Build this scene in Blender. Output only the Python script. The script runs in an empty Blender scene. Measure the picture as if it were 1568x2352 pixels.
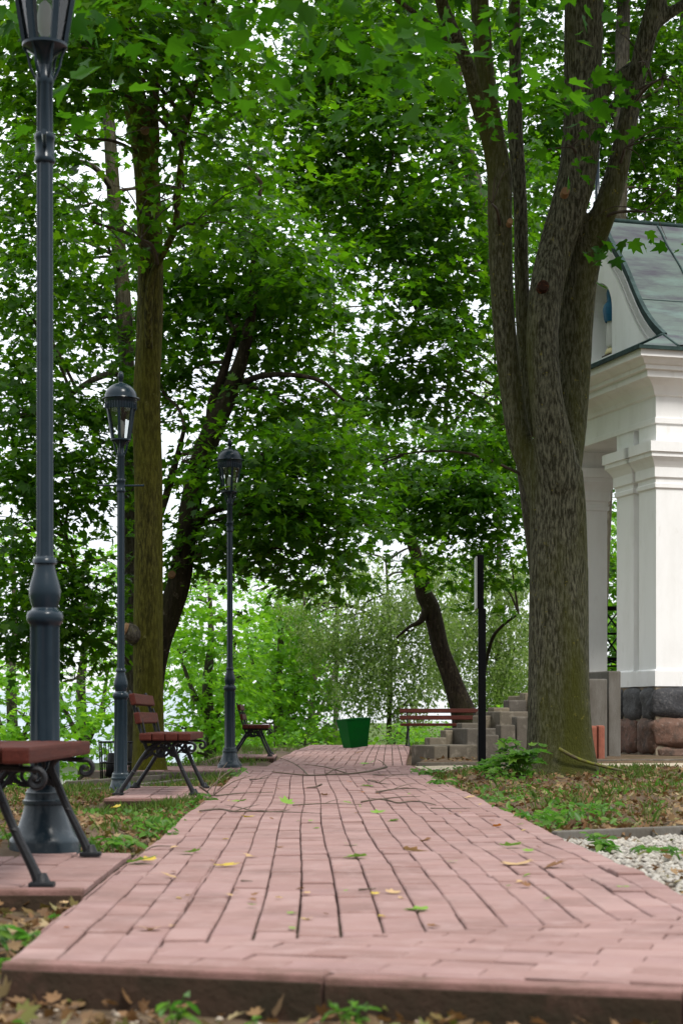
import bpy, bmesh, math, random
import numpy as np
from mathutils import Vector, Matrix
R = math.radians
random.seed(7)
rng = np.random.default_rng(11)
scene = bpy.context.scene
COL = scene.collection

# ------------------------------------------------------------------ camera
EYE = 0.60
F = 4200.0            # focal length in picture units (2352 high)
U0, V0 = 705.0, 1650.0
cam_d = bpy.data.cameras.new('camera')
cam = bpy.data.objects.new('camera', cam_d)
COL.objects.link(cam)
cam.location = (0, 0, EYE)
cam.rotation_euler = (R(90), 0, 0)
cam_d.sensor_fit = 'AUTO'
cam_d.sensor_width = 36.0
cam_d.lens = F / 2352 * 36.0
cam_d.shift_x = (784 - U0) / 2352
cam_d.shift_y = (V0 - 1176) / 2352
cam_d.clip_start = 0.05
cam_d.clip_end = 2000
cam_d.dof.use_dof = True
cam_d.dof.focus_distance = 20.0
cam_d.dof.aperture_fstop = 5.6
scene.camera = cam

# ------------------------------------------------------------------ sky, sun, exposure
SUN_EL, SUN_AZ = R(52), R(150)          # azimuth clockwise from +Y (behind the viewer, to the right)
world = bpy.data.worlds.new('World')
scene.world = world
world.use_nodes = True
nt = world.node_tree
nt.nodes.clear()
wo = nt.nodes.new('ShaderNodeOutputWorld')
bg = nt.nodes.new('ShaderNodeBackground')
sky = nt.nodes.new('ShaderNodeTexSky')
sky.sky_type = 'NISHITA'
sky.sun_disc = False
sky.sun_elevation = SUN_EL
sky.sun_rotation = SUN_AZ
mixs = nt.nodes.new('ShaderNodeMixRGB')
mixs.inputs[0].default_value = 0.86
mixs.inputs[2].default_value = (8.6, 8.9, 9.2, 1)      # bright even cloud
tc = nt.nodes.new('ShaderNodeTexCoord')
cn = nt.nodes.new('ShaderNodeTexNoise')
cn.inputs['Scale'].default_value = 2.2
cn.inputs['Detail'].default_value = 5
cr = nt.nodes.new('ShaderNodeMapRange')
cr.inputs['From Min'].default_value = 0.25
cr.inputs['From Max'].default_value = 0.6
cr.inputs['To Min'].default_value = 0.70
cr.inputs['To Max'].default_value = 0.96
nt.links.new(tc.outputs['Generated'], cn.inputs['Vector'])
nt.links.new(cn.outputs['Fac'], cr.inputs['Value'])
nt.links.new(cr.outputs['Result'], mixs.inputs[0])
nt.links.new(sky.outputs[0], mixs.inputs[1])
sx = nt.nodes.new('ShaderNodeSeparateXYZ')
gr = nt.nodes.new('ShaderNodeMapRange')          # an overcast sky is brightest overhead
gr.inputs['From Min'].default_value = 0.0
gr.inputs['From Max'].default_value = 1.0
gr.inputs['To Min'].default_value = 0.60
gr.inputs['To Max'].default_value = 1.55
mg = nt.nodes.new('ShaderNodeMixRGB'); mg.blend_type = 'MULTIPLY'; mg.inputs[0].default_value = 1.0
nt.links.new(tc.outputs['Generated'], sx.inputs[0])
nt.links.new(sx.outputs['Z'], gr.inputs['Value'])
nt.links.new(mixs.outputs[0], mg.inputs[1])
gy = nt.nodes.new('ShaderNodeMapRange')          # sky dimmed behind the viewer, added to deepen shade on camera-facing trunks
gy.inputs['From Min'].default_value = -0.7
gy.inputs['From Max'].default_value = 0.25
gy.inputs['To Min'].default_value = 0.50
gy.inputs['To Max'].default_value = 1.0
mm = nt.nodes.new('ShaderNodeMath'); mm.operation = 'MULTIPLY'
nt.links.new(sx.outputs['Y'], gy.inputs['Value'])
nt.links.new(gr.outputs[0], mm.inputs[0]); nt.links.new(gy.outputs[0], mm.inputs[1])
nt.links.new(mm.outputs[0], mg.inputs[2])
nt.links.new(mg.outputs[0], bg.inputs[0])
bg.inputs[1].default_value = 0.13
nt.links.new(bg.outputs[0], wo.inputs[0])

sun_d = bpy.data.lights.new('sun', 'SUN')
sun = bpy.data.objects.new('sun', sun_d)
COL.objects.link(sun)
sun_d.energy = 2.0
sun_d.angle = R(14)
sun_d.color = (1.0, 0.96, 0.90)
sdir = Vector((math.sin(SUN_AZ) * math.cos(SUN_EL), math.cos(SUN_AZ) * math.cos(SUN_EL), math.sin(SUN_EL)))
sun.rotation_euler = sdir.to_track_quat('Z', 'Y').to_euler()
sun.location = sdir * 60

scene.view_settings.view_transform = 'Standard'
scene.view_settings.look = 'None'
scene.view_settings.exposure = 0.80
scene.view_settings.gamma = 1.0
scene.render.engine = 'CYCLES'
scene.cycles.use_denoising = True
scene.cycles.max_bounces = 8
scene.cycles.transparent_max_bounces = 16
scene.cycles.caustics_reflective = False
scene.cycles.caustics_refractive = False

# ------------------------------------------------------------------ helpers
def at(u, v, Y):
    return Vector(((u - U0) * Y / F, Y, EYE - (v - V0) * Y / F))

def gnd(u, v, z=0.0):
    Y = F * (EYE - z) / (v - V0)
    return Vector(((u - U0) * Y / F, Y, z))

def tag(o, label=None, cat=None, group=None, kind=None):
    if label: o['label'] = label
    if cat: o['category'] = cat
    if group: o['group'] = group
    if kind: o['kind'] = kind
    return o

def empty(name, loc=(0, 0, 0), rz=0.0, label=None, cat=None, group=None):
    o = bpy.data.objects.new(name, None)
    o.empty_display_size = 0.2
    COL.objects.link(o)
    o.location = loc
    o.rotation_euler = (0, 0, rz)
    return tag(o, label, cat, group)

def copy_tree(o, parent=None):
    c = o.copy()
    COL.objects.link(c)
    if parent: c.parent = parent
    for ch in o.children:
        copy_tree(ch, c)
    return c

def catmull(pts, per=6):
    P = [np.array(p, float) for p in pts]
    if len(P) < 3 or per <= 1: return P
    out = []
    n = len(P)
    for i in range(n - 1):
        p0, p1, p2 = P[max(i - 1, 0)], P[i], P[i + 1]
        p3 = P[min(i + 2, n - 1)]
        for k in range(per):
            t = k / per
            out.append(0.5 * ((2 * p1) + (-p0 + p2) * t + (2 * p0 - 5 * p1 + 4 * p2 - p3) * t * t
                              + (-p0 + 3 * p1 - 3 * p2 + p3) * t ** 3))
    out.append(P[-1])
    return out

class MB:
    """collects shapes and links them as one mesh object"""
    def __init__(self):
        self.v, self.f, self.m, self.s = [], [], [], []
    def add(self, vs, fs, mi=0, smooth=False):
        o = len(self.v)
        self.v += [tuple(p) for p in vs]
        self.f += [tuple(i + o for i in f) for f in fs]
        self.m += [mi] * len(fs)
        self.s += [smooth] * len(fs)
    def box(self, x0, x1, y0, y1, z0, z1, mi=0, c=0.0, M=None):
        """box with chamfered edges c"""
        if c <= 0:
            vs = [(x, y, z) for z in (z0, z1) for y in (y0, y1) for x in (x0, x1)]
            fs = [(0, 2, 3, 1), (4, 5, 7, 6), (0, 1, 5, 4), (2, 6, 7, 3), (0, 4, 6, 2), (1, 3, 7, 5)]
        else:
            bm = bmesh.new()
            bmesh.ops.create_cube(bm, size=1)
            for w in bm.verts:
                w.co = ((x0 + x1) / 2 + w.co.x * (x1 - x0), (y0 + y1) / 2 + w.co.y * (y1 - y0), (z0 + z1) / 2 + w.co.z * (z1 - z0))
            bmesh.ops.bevel(bm, geom=bm.edges[:], offset=c, segments=2, profile=0.6, affect='EDGES')
            bm.verts.index_update()
            vs = [tuple(w.co) for w in bm.verts]
            fs = [tuple(w.index for w in f.verts) for f in bm.faces]
            bm.free()
        if M is not None:
            vs = [tuple(M @ Vector(p)) for p in vs]
        self.add(vs, fs, mi)
    def tube(self, pts, rad, n=8, per=5, mi=0, cap=True, flat=None, bump=0.0):
        rr = rad if hasattr(rad, '__len__') else [rad] * len(pts)
        P4 = catmull([tuple(p) + (r,) for p, r in zip(pts, rr)], per)
        P = [Vector(p[:3]) for p in P4]
        rs = [max(p[3], 0.0005) for p in P4]
        vs, fs = [], []
        up = None
        ph = random.random() * 10
        for i, p in enumerate(P):
            d = (P[min(i + 1, len(P) - 1)] - P[max(i - 1, 0)])
            if d.length < 1e-9: d = Vector((0, 0, 1))
            d.normalize()
            if up is None:
                up = d.orthogonal().normalized()
                if flat is not None:
                    up = Vector(flat)
            else:
                up = up - d * up.dot(d)
                if up.length < 1e-6: up = d.orthogonal()
                up.normalize()
            b = d.cross(up)
            for k in range(n):
                a = 2 * math.pi * k / n
                r = rs[i]
                if bump:
                    r *= 1 + bump * math.sin(3 * a + ph + i * .35) + bump * .8 * math.sin(5 * a - ph * 2 + i * .22)
                vs.append(p + (up * math.cos(a) + b * math.sin(a)) * r)
        for i in range(len(P) - 1):
            for k in range(n):
                k2 = (k + 1) % n
                fs.append((i * n + k, i * n + k2, (i + 1) * n + k2, (i + 1) * n + k))
        if cap:
            fs.append(tuple(range(n))[::-1])
            fs.append(tuple((len(P) - 1) * n + k for k in range(n)))
        self.add(vs, fs, mi, True)
    def lathe(self, prof, n=24, mi=0, flute=None, cx=0, cy=0):
        vs, fs = [], []
        for (r, z, *fl) in prof:
            fa = fl[0] if fl else 0
            for k in range(n):
                a = 2 * math.pi * k / n
                q = r * (1 - fa * (.5 + .5 * math.cos(8 * a)))
                vs.append((cx + q * math.cos(a), cy + q * math.sin(a), z))
        for i in range(len(prof) - 1):
            for k in range(n):
                k2 = (k + 1) % n
                fs.append((i * n + k, i * n + k2, (i + 1) * n + k2, (i + 1) * n + k))
        fs.append(tuple(range(n))[::-1])
        fs.append(tuple((len(prof) - 1) * n + k for k in range(n)))
        self.add(vs, fs, mi, True)
    def build(self, name, mats, parent=None, off=None, autos=None):
        me = bpy.data.meshes.new(name)
        v = self.v
        if off is not None:
            v = [(p[0] - off[0], p[1] - off[1], p[2] - off[2]) for p in v]
        me.from_pydata(v, [], self.f)
        for m in (mats if isinstance(mats, (list, tuple)) else [mats]):
            me.materials.append(m)
        me.polygons.foreach_set('material_index', self.m)
        me.polygons.foreach_set('use_smooth', self.s)
        if autos: 
            try: me.set_sharp_from_angle(angle=R(autos))
            except Exception: pass
        me.update()
        o = bpy.data.objects.new(name, me)
        COL.objects.link(o)
        if parent: o.parent = parent
        return o

# ------------------------------------------------------------------ materials
def mat(name, base, rough=0.6, spec=0.4, metal=0.0, var=None, vscale=6.0, bump=0.0, bscale=20.0, stretch=(1, 1, 1),
        island=None, var2=None, v2scale=1.5, v2pos=(0.45, 0.65), detail=8, coat=0.0, vpos=(0.35, 0.7)):
    m = bpy.data.materials.new(name)
    m.use_nodes = True
    n = m.node_tree
    p = n.nodes['Principled BSDF']
    p.inputs['Roughness'].default_value = rough
    p.inputs['Metallic'].default_value = metal
    p.inputs['Specular IOR Level'].default_value = spec
    p.inputs['Coat Weight'].default_value = coat
    t = n.nodes.new('ShaderNodeTexCoord')
    mp = n.nodes.new('ShaderNodeMapping')
    mp.inputs['Scale'].default_value = stretch
    n.links.new(t.outputs['Object'], mp.inputs['Vector'])
    def noise(s, d=detail):
        q = n.nodes.new('ShaderNodeTexNoise')
        q.inputs['Scale'].default_value = s
        q.inputs['Detail'].default_value = d
        q.inputs['Roughness'].default_value = 0.65
        n.links.new(mp.outputs[0], q.inputs['Vector'])
        return q
    rgb = n.nodes.new('ShaderNodeRGB')
    rgb.outputs[0].default_value = (*base, 1)
    cur = rgb.outputs[0]
    if island:
        g = n.nodes.new('ShaderNodeNewGeometry')
        r = n.nodes.new('ShaderNodeValToRGB')
        els = r.color_ramp.elements
        k = len(island)
        els[0].position = 0; els[0].color = (*island[0], 1)
        els[1].position = 1; els[1].color = (*island[-1], 1)
        for i in range(1, k - 1):
            e = els.new(i / (k - 1)); e.color = (*island[i], 1)
        n.links.new(g.outputs['Random Per Island'], r.inputs[0])
        cur = r.outputs[0]
    def mixin(cur, col, s, pos):
        q = noise(s)
        r = n.nodes.new('ShaderNodeMapRange')
        r.inputs['From Min'].default_value = pos[0]
        r.inputs['From Max'].default_value = pos[1]
        n.links.new(q.outputs['Fac'], r.inputs['Value'])
        x = n.nodes.new('ShaderNodeMixRGB')
        n.links.new(r.outputs[0], x.inputs[0])
        n.links.new(cur, x.inputs[1])
        x.inputs[2].default_value = (*col, 1)
        return x.outputs[0]
    if var: cur = mixin(cur, var, vscale, vpos)
    if var2: cur = mixin(cur, var2, v2scale, v2pos)
    n.links.new(cur, p.inputs['Base Color'])
    if bump:
        q = noise(bscale)
        b = n.nodes.new('ShaderNodeBump')
        b.inputs['Strength'].default_value = bump
        b.inputs['Distance'].default_value = 0.02
        n.links.new(q.outputs['Fac'], b.inputs['Height'])
        n.links.new(b.outputs[0], p.inputs['Normal'])
    return m

def leaf_mat(name, cols, trans, tw=0.38, rough=0.42, spec=0.25):
    m = bpy.data.materials.new(name)
    m.use_nodes = True
    n = m.node_tree
    p = n.nodes['Principled BSDF']
    out = n.nodes['Material Output']
    g = n.nodes.new('ShaderNodeNewGeometry')
    r = n.nodes.new('ShaderNodeValToRGB')
    r2 = n.nodes.new('ShaderNodeValToRGB')
    for rr, cc in ((r, cols), (r2, trans)):
        e = rr.color_ramp.elements
        e[0].position = 0; e[0].color = (*cc[0], 1)
        e[1].position = 1; e[1].color = (*cc[-1], 1)
        for i in range(1, len(cc) - 1):
            q = e.new(i / (len(cc) - 1)); q.color = (*cc[i], 1)
        n.links.new(g.outputs['Random Per Island'], rr.inputs[0])
    n.links.new(r.outputs[0], p.inputs['Base Color'])
    p.inputs['Roughness'].default_value = rough
    p.inputs['Specular IOR Level'].default_value = spec
    tr = n.nodes.new('ShaderNodeBsdfTranslucent')
    n.links.new(r2.outputs[0], tr.inputs['Color'])
    mx = n.nodes.new('ShaderNodeMixShader')
    mx.inputs[0].default_value = tw
    n.links.new(p.outputs[0], mx.inputs[1])
    n.links.new(tr.outputs[0], mx.inputs[2])
    n.links.new(mx.outputs[0], out.inputs['Surface'])
    return m

M = {}
M['lamp'] = mat('lamp_paint', (0.008, 0.017, 0.025), 0.24, 0.24, var=(0.012, 0.022, 0.031), vscale=9)
M['lampdust'] = mat('dusty_lamp_paint', (0.012, 0.023, 0.031), 0.26, 0.32, var=(0.075, 0.09, 0.095), vscale=14, vpos=(0.5, 0.85))
M['iron'] = mat('black_iron', (0.008, 0.009, 0.011), 0.5, 0.25, bump=0.15, bscale=60)
M['redwood'] = mat('red_brown_wood', (0.070, 0.0165, 0.011), 0.6, 0.10, var=(0.042, 0.011, 0.008), vscale=5, stretch=(9, 0.7, 9), bump=0.25, bscale=12, var2=(0.15, 0.05, 0.035), v2scale=3, v2pos=(0.58, 0.8))
M['brick'] = mat('paving_brick', (0.36, 0.19, 0.185), 0.85, 0.25, island=[(0.208, 0.120, 0.104), (0.262, 0.160, 0.142), (0.230, 0.136, 0.121), (0.288, 0.182, 0.163), (0.240, 0.144, 0.132)],
                 var=(0.15, 0.09, 0.078), vscale=2.2, vpos=(0.48, 0.8), var2=(0.30, 0.205, 0.188), v2scale=9, v2pos=(0.5, 0.8), bump=0.35, bscale=90)
M['joint'] = mat('joint_soil', (0.028, 0.020, 0.015), 0.95, 0.1, var=(0.05, 0.04, 0.02), vscale=10)
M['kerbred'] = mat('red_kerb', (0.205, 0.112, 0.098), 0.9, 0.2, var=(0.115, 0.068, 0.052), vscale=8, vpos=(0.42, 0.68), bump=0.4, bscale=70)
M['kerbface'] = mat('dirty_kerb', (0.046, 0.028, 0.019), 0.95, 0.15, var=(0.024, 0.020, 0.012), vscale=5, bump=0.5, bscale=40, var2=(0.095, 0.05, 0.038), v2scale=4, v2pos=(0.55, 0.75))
M['soil'] = mat('park_soil', (0.075, 0.048, 0.030), 0.95, 0.15, var=(0.14, 0.10, 0.062), vscale=3, bump=0.9, bscale=25, var2=(0.06, 0.058, 0.022), v2scale=0.8, v2pos=(0.56, 0.72))
M['sand'] = mat('beige_paving', (0.42, 0.36, 0.27), 0.95, 0.15, var=(0.30, 0.25, 0.17), vscale=5, bump=0.5, bscale=30)
M['concrete'] = mat('grey_concrete', (0.165, 0.146, 0.118), 0.9, 0.15, var=(0.09, 0.08, 0.062), vscale=3.5, bump=0.35, bscale=45, var2=(0.27, 0.245, 0.20), v2scale=7, v2pos=(0.52, 0.72))
def object_tone(m, lo, hi):
    n = m.node_tree; p = n.nodes['Principled BSDF']
    oi = n.nodes.new('ShaderNodeObjectInfo'); r = n.nodes.new('ShaderNodeValToRGB')
    r.color_ramp.elements[0].color = (*lo, 1); r.color_ramp.elements[1].color = (*hi, 1)
    x = n.nodes.new('ShaderNodeMixRGB'); x.blend_type = 'MULTIPLY'; x.inputs[0].default_value = 1
    src = p.inputs['Base Color'].links[0].from_socket
    n.links.new(oi.outputs['Random'], r.inputs[0]); n.links.new(src, x.inputs[1]); n.links.new(r.outputs[0], x.inputs[2]); n.links.new(x.outputs[0], p.inputs['Base Color'])
object_tone(M['concrete'], (.62, .62, .66), (1.25, 1.18, 1.05))
M['concdark'] = mat('dark_concrete', (0.145, 0.135, 0.12), 0.9, 0.2, var=(0.085, 0.075, 0.06), vscale=3, bump=0.35, bscale=45, stretch=(2, 2, .6))
M['redpost'] = mat('red_concrete', (0.28, 0.10, 0.065), 0.9, 0.2, var=(0.20, 0.07, 0.045), vscale=7, bump=0.4, bscale=60)
M['plaster'] = mat('white_plaster', (0.80, 0.795, 0.785), 0.85, 0.2, var=(0.70, 0.69, 0.67), vscale=2.2, vpos=(0.45, 0.8), bump=0.12, bscale=70, stretch=(1, 1, .35), var2=(0.62, 0.60, 0.56), v2scale=7, v2pos=(0.6, 0.85))
M['copper'] = mat('weathered_copper', (0.088, 0.112, 0.100), 0.7, 0.08, metal=0.0, var=(0.055, 0.052, 0.064), vscale=2.3, stretch=(0.5, 1.4, 2.6), vpos=(0.44, 0.66), bump=0.1, bscale=5,
                  var2=(0.125, 0.185, 0.162), v2scale=1.1, v2pos=(0.52, 0.72))
M['copperdark'] = mat('dark_copper_trim', (0.018, 0.032, 0.030), 0.7, 0.08, metal=0.0, var=(0.045, 0.075, 0.070), vscale=6)
M['granite'] = mat('rough_granite', (0.1, 0.09, 0.08), 0.75, 0.4, island=[(0.035, 0.037, 0.04), (0.05, 0.05, 0.052), (0.03, 0.03, 0.034)], var=(0.12, 0.115, 0.11), vscale=22, vpos=(0.5, 0.8), bump=1.0, bscale=14)
M['granitered'] = mat('red_granite', (0.2, 0.1, 0.07), 0.8, 0.3, island=[(0.16, 0.085, 0.06), (0.11, 0.07, 0.05), (0.20, 0.115, 0.085)], var=(0.05, 0.04, 0.032), vscale=6, vpos=(0.45, 0.7), bump=1.0, bscale=12, var2=(0.27, 0.20, 0.17), v2scale=15, v2pos=(0.56, 0.76))
M['mortar'] = mat('mortar', (0.25, 0.21, 0.16), 0.95, 0.1, var=(0.15, 0.12, 0.08), vscale=6, bump=0.5)
M['binpaint'] = mat('green_bin_paint', (0.0, 0.085, 0.008), 0.55, 0.08, var=(0.003, 0.062, 0.012), vscale=3)
M['black'] = mat('black_paint', (0.005, 0.005, 0.006), 0.5, 0.1)
M['boardface'] = mat('board_face', (0.45, 0.47, 0.45), 0.5, 0.3, var=(0.38, 0.40, 0.38), vscale=3)
M['bluerobe'] = mat('blue_robe', (0.012, 0.12, 0.22), 0.6, 0.3, var=(0.008, 0.07, 0.15), vscale=12)
M['whiterobe'] = mat('white_robe', (0.62, 0.60, 0.58), 0.7, 0.3)
M['skin'] = mat('statue_skin', (0.55, 0.33, 0.24), 0.6, 0.3)
M['gold'] = mat('cream_base', (0.66, 0.58, 0.32), 0.6, 0.3)
M['darkwood'] = mat('dark_plinth', (0.05, 0.03, 0.02), 0.7, 0.2)
M['roofsheet'] = mat('grey_sheet_roof', (0.33, 0.38, 0.42), 0.5, 0.3, var=(0.25, 0.3, 0.33), vscale=2)
M['windowdark'] = mat('dark_window', (0.03, 0.035, 0.045), 0.1, 0.5)
M['stick'] = mat('dead_wood', (0.075, 0.055, 0.04), 0.9, 0.2, var=(0.14, 0.115, 0.085), vscale=20, bump=0.5, bscale=50)
M['mossstick'] = mat('mossy_wood', (0.085, 0.068, 0.04), 0.9, 0.2, var=(0.13, 0.14, 0.015), vscale=9, vpos=(0.48, 0.6), bump=0.6, bscale=50)
M['cutwood'] = mat('cut_wood', (0.21, 0.13, 0.07), 0.9, 0.05, var=(0.13, 0.075, 0.038), vscale=10)
M['rottenwood'] = mat('rotten_knot', (0.02, 0.010, 0.006), 0.9, 0.1, var=(0.16, 0.05, 0.012), vscale=25, vpos=(0.52, 0.7))
# bark: deep vertical ridges, moss and lichen
def bark(name, a, b, moss, lichen, ridge=14, mpos=(0.45, 0.62), lpos=(0.6, 0.68), ls=11):
    m = mat(name, a, 0.95, 0.12, var=b, vscale=ridge, stretch=(1, 1, 0.22), vpos=(0.42, 0.62), bump=1.0, bscale=ridge * 1.6, var2=moss, v2scale=1.1, v2pos=mpos)
    n = m.node_tree
    p = n.nodes['Principled BSDF']
    t = n.nodes.new('ShaderNodeTexCoord')
    q = n.nodes.new('ShaderNodeTexNoise'); q.inputs['Scale'].default_value = ls; q.inputs['Detail'].default_value = 5; q.inputs['Roughness'].default_value = .7
    n.links.new(t.outputs['Object'], q.inputs['Vector'])
    r = n.nodes.new('ShaderNodeMapRange'); r.inputs['From Min'].default_value = lpos[0]; r.inputs['From Max'].default_value = lpos[1]
    n.links.new(q.outputs['Fac'], r.inputs['Value'])
    x = n.nodes.new('ShaderNodeMixRGB'); x.inputs[2].default_value = (*lichen, 1)
    src = p.inputs['Base Color'].links[0].from_socket
    n.links.new(r.outputs[0], x.inputs[0]); n.links.new(src, x.inputs[1]); n.links.new(x.outputs[0], p.inputs['Base Color'])
    for nd in n.nodes:
        if nd.type == 'BUMP': nd.inputs['Distance'].default_value = 0.035
    return m
M['bark'] = bark('maple_bark', (0.024, 0.023, 0.012), (0.130, 0.128, 0.084), (0.052, 0.055, 0.010), (0.17, 0.15, 0.025), ridge=50, lpos=(0.63, 0.70), ls=15)
M['barkmoss'] = bark('mossy_bark', (0.020, 0.018, 0.004), (0.088, 0.082, 0.016), (0.072, 0.072, 0.003), (0.12, 0.115, 0.04), ridge=38, mpos=(0.4, 0.65), lpos=(0.64, 0.72))
M['barkgrey'] = bark('grey_bark', (0.045, 0.040, 0.030), (0.11, 0.10, 0.08), (0.045, 0.042, 0.016), (0.14, 0.13, 0.06), ridge=26)
M['barkdark'] = bark('dark_bark', (0.011, 0.008, 0.005), (0.036, 0.027, 0.018), (0.020, 0.020, 0.006), (0.08, 0.068, 0.045), ridge=22)
M['limb'] = mat('thin_limb_bark', (0.035, 0.028, 0.020), 0.9, 0.15, var=(0.075, 0.06, 0.04), vscale=8)
M['leaf'] = leaf_mat('maple_leaf', [(0.011, 0.040, 0.002), (0.022, 0.070, 0.003), (0.015, 0.052, 0.003), (0.050, 0.115, 0.004)],
                     [(0.06, 0.20, 0.003), (0.12, 0.32, 0.005), (0.085, 0.26, 0.004), (0.22, 0.46, 0.008)], 0.42, 0.48, 0.15)
M['leafnear'] = leaf_mat('near_maple_leaf', [(0.007, 0.034, 0.003), (0.012, 0.050, 0.004), (0.018, 0.065, 0.005), (0.010, 0.042, 0.004)],
                     [(0.035, 0.14, 0.003), (0.06, 0.21, 0.005), (0.11, 0.32, 0.008), (0.05, 0.17, 0.004)], 0.38, 0.6, 0.08)
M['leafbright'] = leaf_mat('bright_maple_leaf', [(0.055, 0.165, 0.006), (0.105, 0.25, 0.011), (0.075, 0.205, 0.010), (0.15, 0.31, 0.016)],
                     [(0.20, 0.50, 0.015), (0.30, 0.62, 0.025), (0.25, 0.56, 0.02), (0.38, 0.70, 0.035)], 0.46)  # brighter maple kind; open-sky light on the crowns also put into its colour
M['leafbirch'] = leaf_mat('birch_leaf', [(0.05, 0.10, 0.014), (0.12, 0.18, 0.035), (0.21, 0.27, 0.08), (0.38, 0.42, 0.22)],
                     [(0.24, 0.42, 0.05), (0.34, 0.52, 0.08), (0.34, 0.54, 0.08), (0.46, 0.62, 0.15)], 0.42, 0.32, 0.5)
M['weed'] = leaf_mat('weed_leaf', [(0.032, 0.095, 0.007), (0.052, 0.125, 0.010), (0.085, 0.155, 0.014)], [(0.10, 0.35, 0.03), (0.16, 0.45, 0.04), (0.2, 0.5, 0.05)], 0.3)
M['grass'] = leaf_mat('grass_blade', [(0.05, 0.11, 0.015), (0.08, 0.15, 0.02), (0.13, 0.16, 0.04), (0.06, 0.15, 0.02)], [(0.14, 0.3, 0.03), (0.2, 0.36, 0.04), (0.25, 0.3, 0.07), (0.16, 0.38, 0.03)], 0.3, 0.6)
M['litter'] = leaf_mat('dead_leaf', [(0.10, 0.055, 0.025), (0.17, 0.095, 0.04), (0.06, 0.035, 0.018), (0.24, 0.155, 0.07), (0.13, 0.06, 0.025), (0.09, 0.11, 0.02), (0.30, 0.22, 0.12)],
                     [(0.2, 0.1, 0.03), (0.3, 0.16, 0.05), (0.1, 0.05, 0.02), (0.35, 0.2, 0.08), (0.25, 0.1, 0.03), (0.2, 0.25, 0.03), (.3, .2, .1)], 0.15, 0.7)
def solid_leaf(name, c, t): return leaf_mat(name, [c, tuple(x * 1.25 for x in c)], [t, t], 0.22, 0.6)
M['fyellow'] = solid_leaf('yellow_leaf', (0.45, 0.33, 0.045), (0.6, 0.42, 0.03))
M['fbrown'] = solid_leaf('brown_leaf', (0.16, 0.075, 0.03), (0.2, 0.1, 0.03))
M['fgreen'] = solid_leaf('green_fallen_leaf', (0.14, 0.25, 0.03), (0.2, 0.4, 0.05))
M['fpale'] = solid_leaf('pale_tan_leaf', (0.42, 0.28, 0.14), (0.4, 0.25, 0.1))
M['forange'] = solid_leaf('orange_leaf', (0.42, 0.14, 0.025), (0.5, 0.18, 0.02))
M['pebble'] = mat('pale_pebble', (0.5, 0.5, 0.47), 0.8, 0.25, island=[(0.36, 0.33, 0.27), (0.22, 0.20, 0.16), (0.48, 0.45, 0.39), (0.12, 0.105, 0.085), (0.29, 0.25, 0.19), (0.42, 0.40, 0.36)], var=(0.3, 0.28, 0.25), vscale=30)
M['pebbledark'] = mat('mixed_pebble', (0.3, 0.3, 0.27), 0.85, 0.2, island=[(0.20, 0.15, 0.11), (0.34, 0.27, 0.20), (0.12, 0.09, 0.07), (0.42, 0.36, 0.28), (0.16, 0.13, 0.10)])
M['far'] = mat('far_grass', (0.05, 0.09, 0.02), 0.95, 0.1, var=(0.09, 0.12, 0.03), vscale=0.6)
# glass
g = bpy.data.materials.new('lantern_glass'); g.use_nodes = True
n = g.node_tree; p = n.nodes['Principled BSDF']; out = n.nodes['Material Output']
n.nodes.remove(p)
tr = n.nodes.new('ShaderNodeBsdfTransparent'); tr.inputs[0].default_value = (0.96, 0.98, 0.97, 1)
gl = n.nodes.new('ShaderNodeBsdfGlossy'); gl.inputs['Roughness'].default_value = 0.04
fr = n.nodes.new('ShaderNodeFresnel'); fr.inputs[0].default_value = 1.6
mx = n.nodes.new('ShaderNodeMixShader')
n.links.new(fr.outputs[0], mx.inputs[0]); n.links.new(tr.outputs[0], mx.inputs[1]); n.links.new(gl.outputs[0], mx.inputs[2]); n.links.new(mx.outputs[0], out.inputs[0])
M['glass'] = g

# ------------------------------------------------------------------ ground
XL, XR = -0.75, 1.284
def vn(x, y, s):
    return (math.sin(x * 1.7 * s + 1.3 * math.sin(y * .9 * s)) + math.sin(y * 1.31 * s + 2.1 * math.sin(x * .7 * s + 1))) * .5
def sstep(a, b, x):
    t = min(max((x - a) / (b - a), 0), 1)
    return t * t * (3 - 2 * t)
def path_z(x, y):
    """the slightly heaved paving surface"""
    return 0.010 * vn(x * .5, y, 1.3) * sstep(5.5, 9, y) + 0.004 * vn(x, y, 3.1) - 0.030 * sstep(21.2, 22.4, y) * (1 - sstep(25, 31, y))
def ground_z(x, y):
    z = -0.055 + 0.018 * vn(x, y, 1.1) + 0.008 * vn(x, y, 4.3)
    z -= 0.05 * (1 - sstep(4.0, 7.0, y))
    if x < XL:
        z += 0.085 * sstep(6.6, 8.4, y) * sstep(XL - .05, XL - .55, x) * (1 - sstep(9.5, 12.5, y))
        z -= 0.10 * sstep(10.5, 13.5, y) * (1 - sstep(20.5, 21.5, y)) * sstep(XL, XL - .9, x)
        z += 0.05 * sstep(13.5, 17.5, y) * sstep(-1.5, -2.2, x) * (1 - sstep(17.6, 18.5, y))
    if x > XR:
        z += 0.065 * sstep(9.8, 12.5, y) * sstep(XR, XR + .5, x)
        z += 0.05 * math.exp(-((x - 2.4) ** 2 + (y - 17.8) ** 2) / 1.0)
    # hill: falls away on the left and behind
    edge = sstep(18.6, 22, y) * sstep(-2.5, -4.2, x) * 3.0
    edge2 = sstep(25, 33, y) * sstep(-1.5, -4.0, x) * 4.5
    back = sstep(41, 60, y) * 5.0 * (1 - sstep(6, 20, x) * .8)
    left = sstep(-4, -14, x) * 2.0
    return z - max(edge, edge2, back, left)
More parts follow.
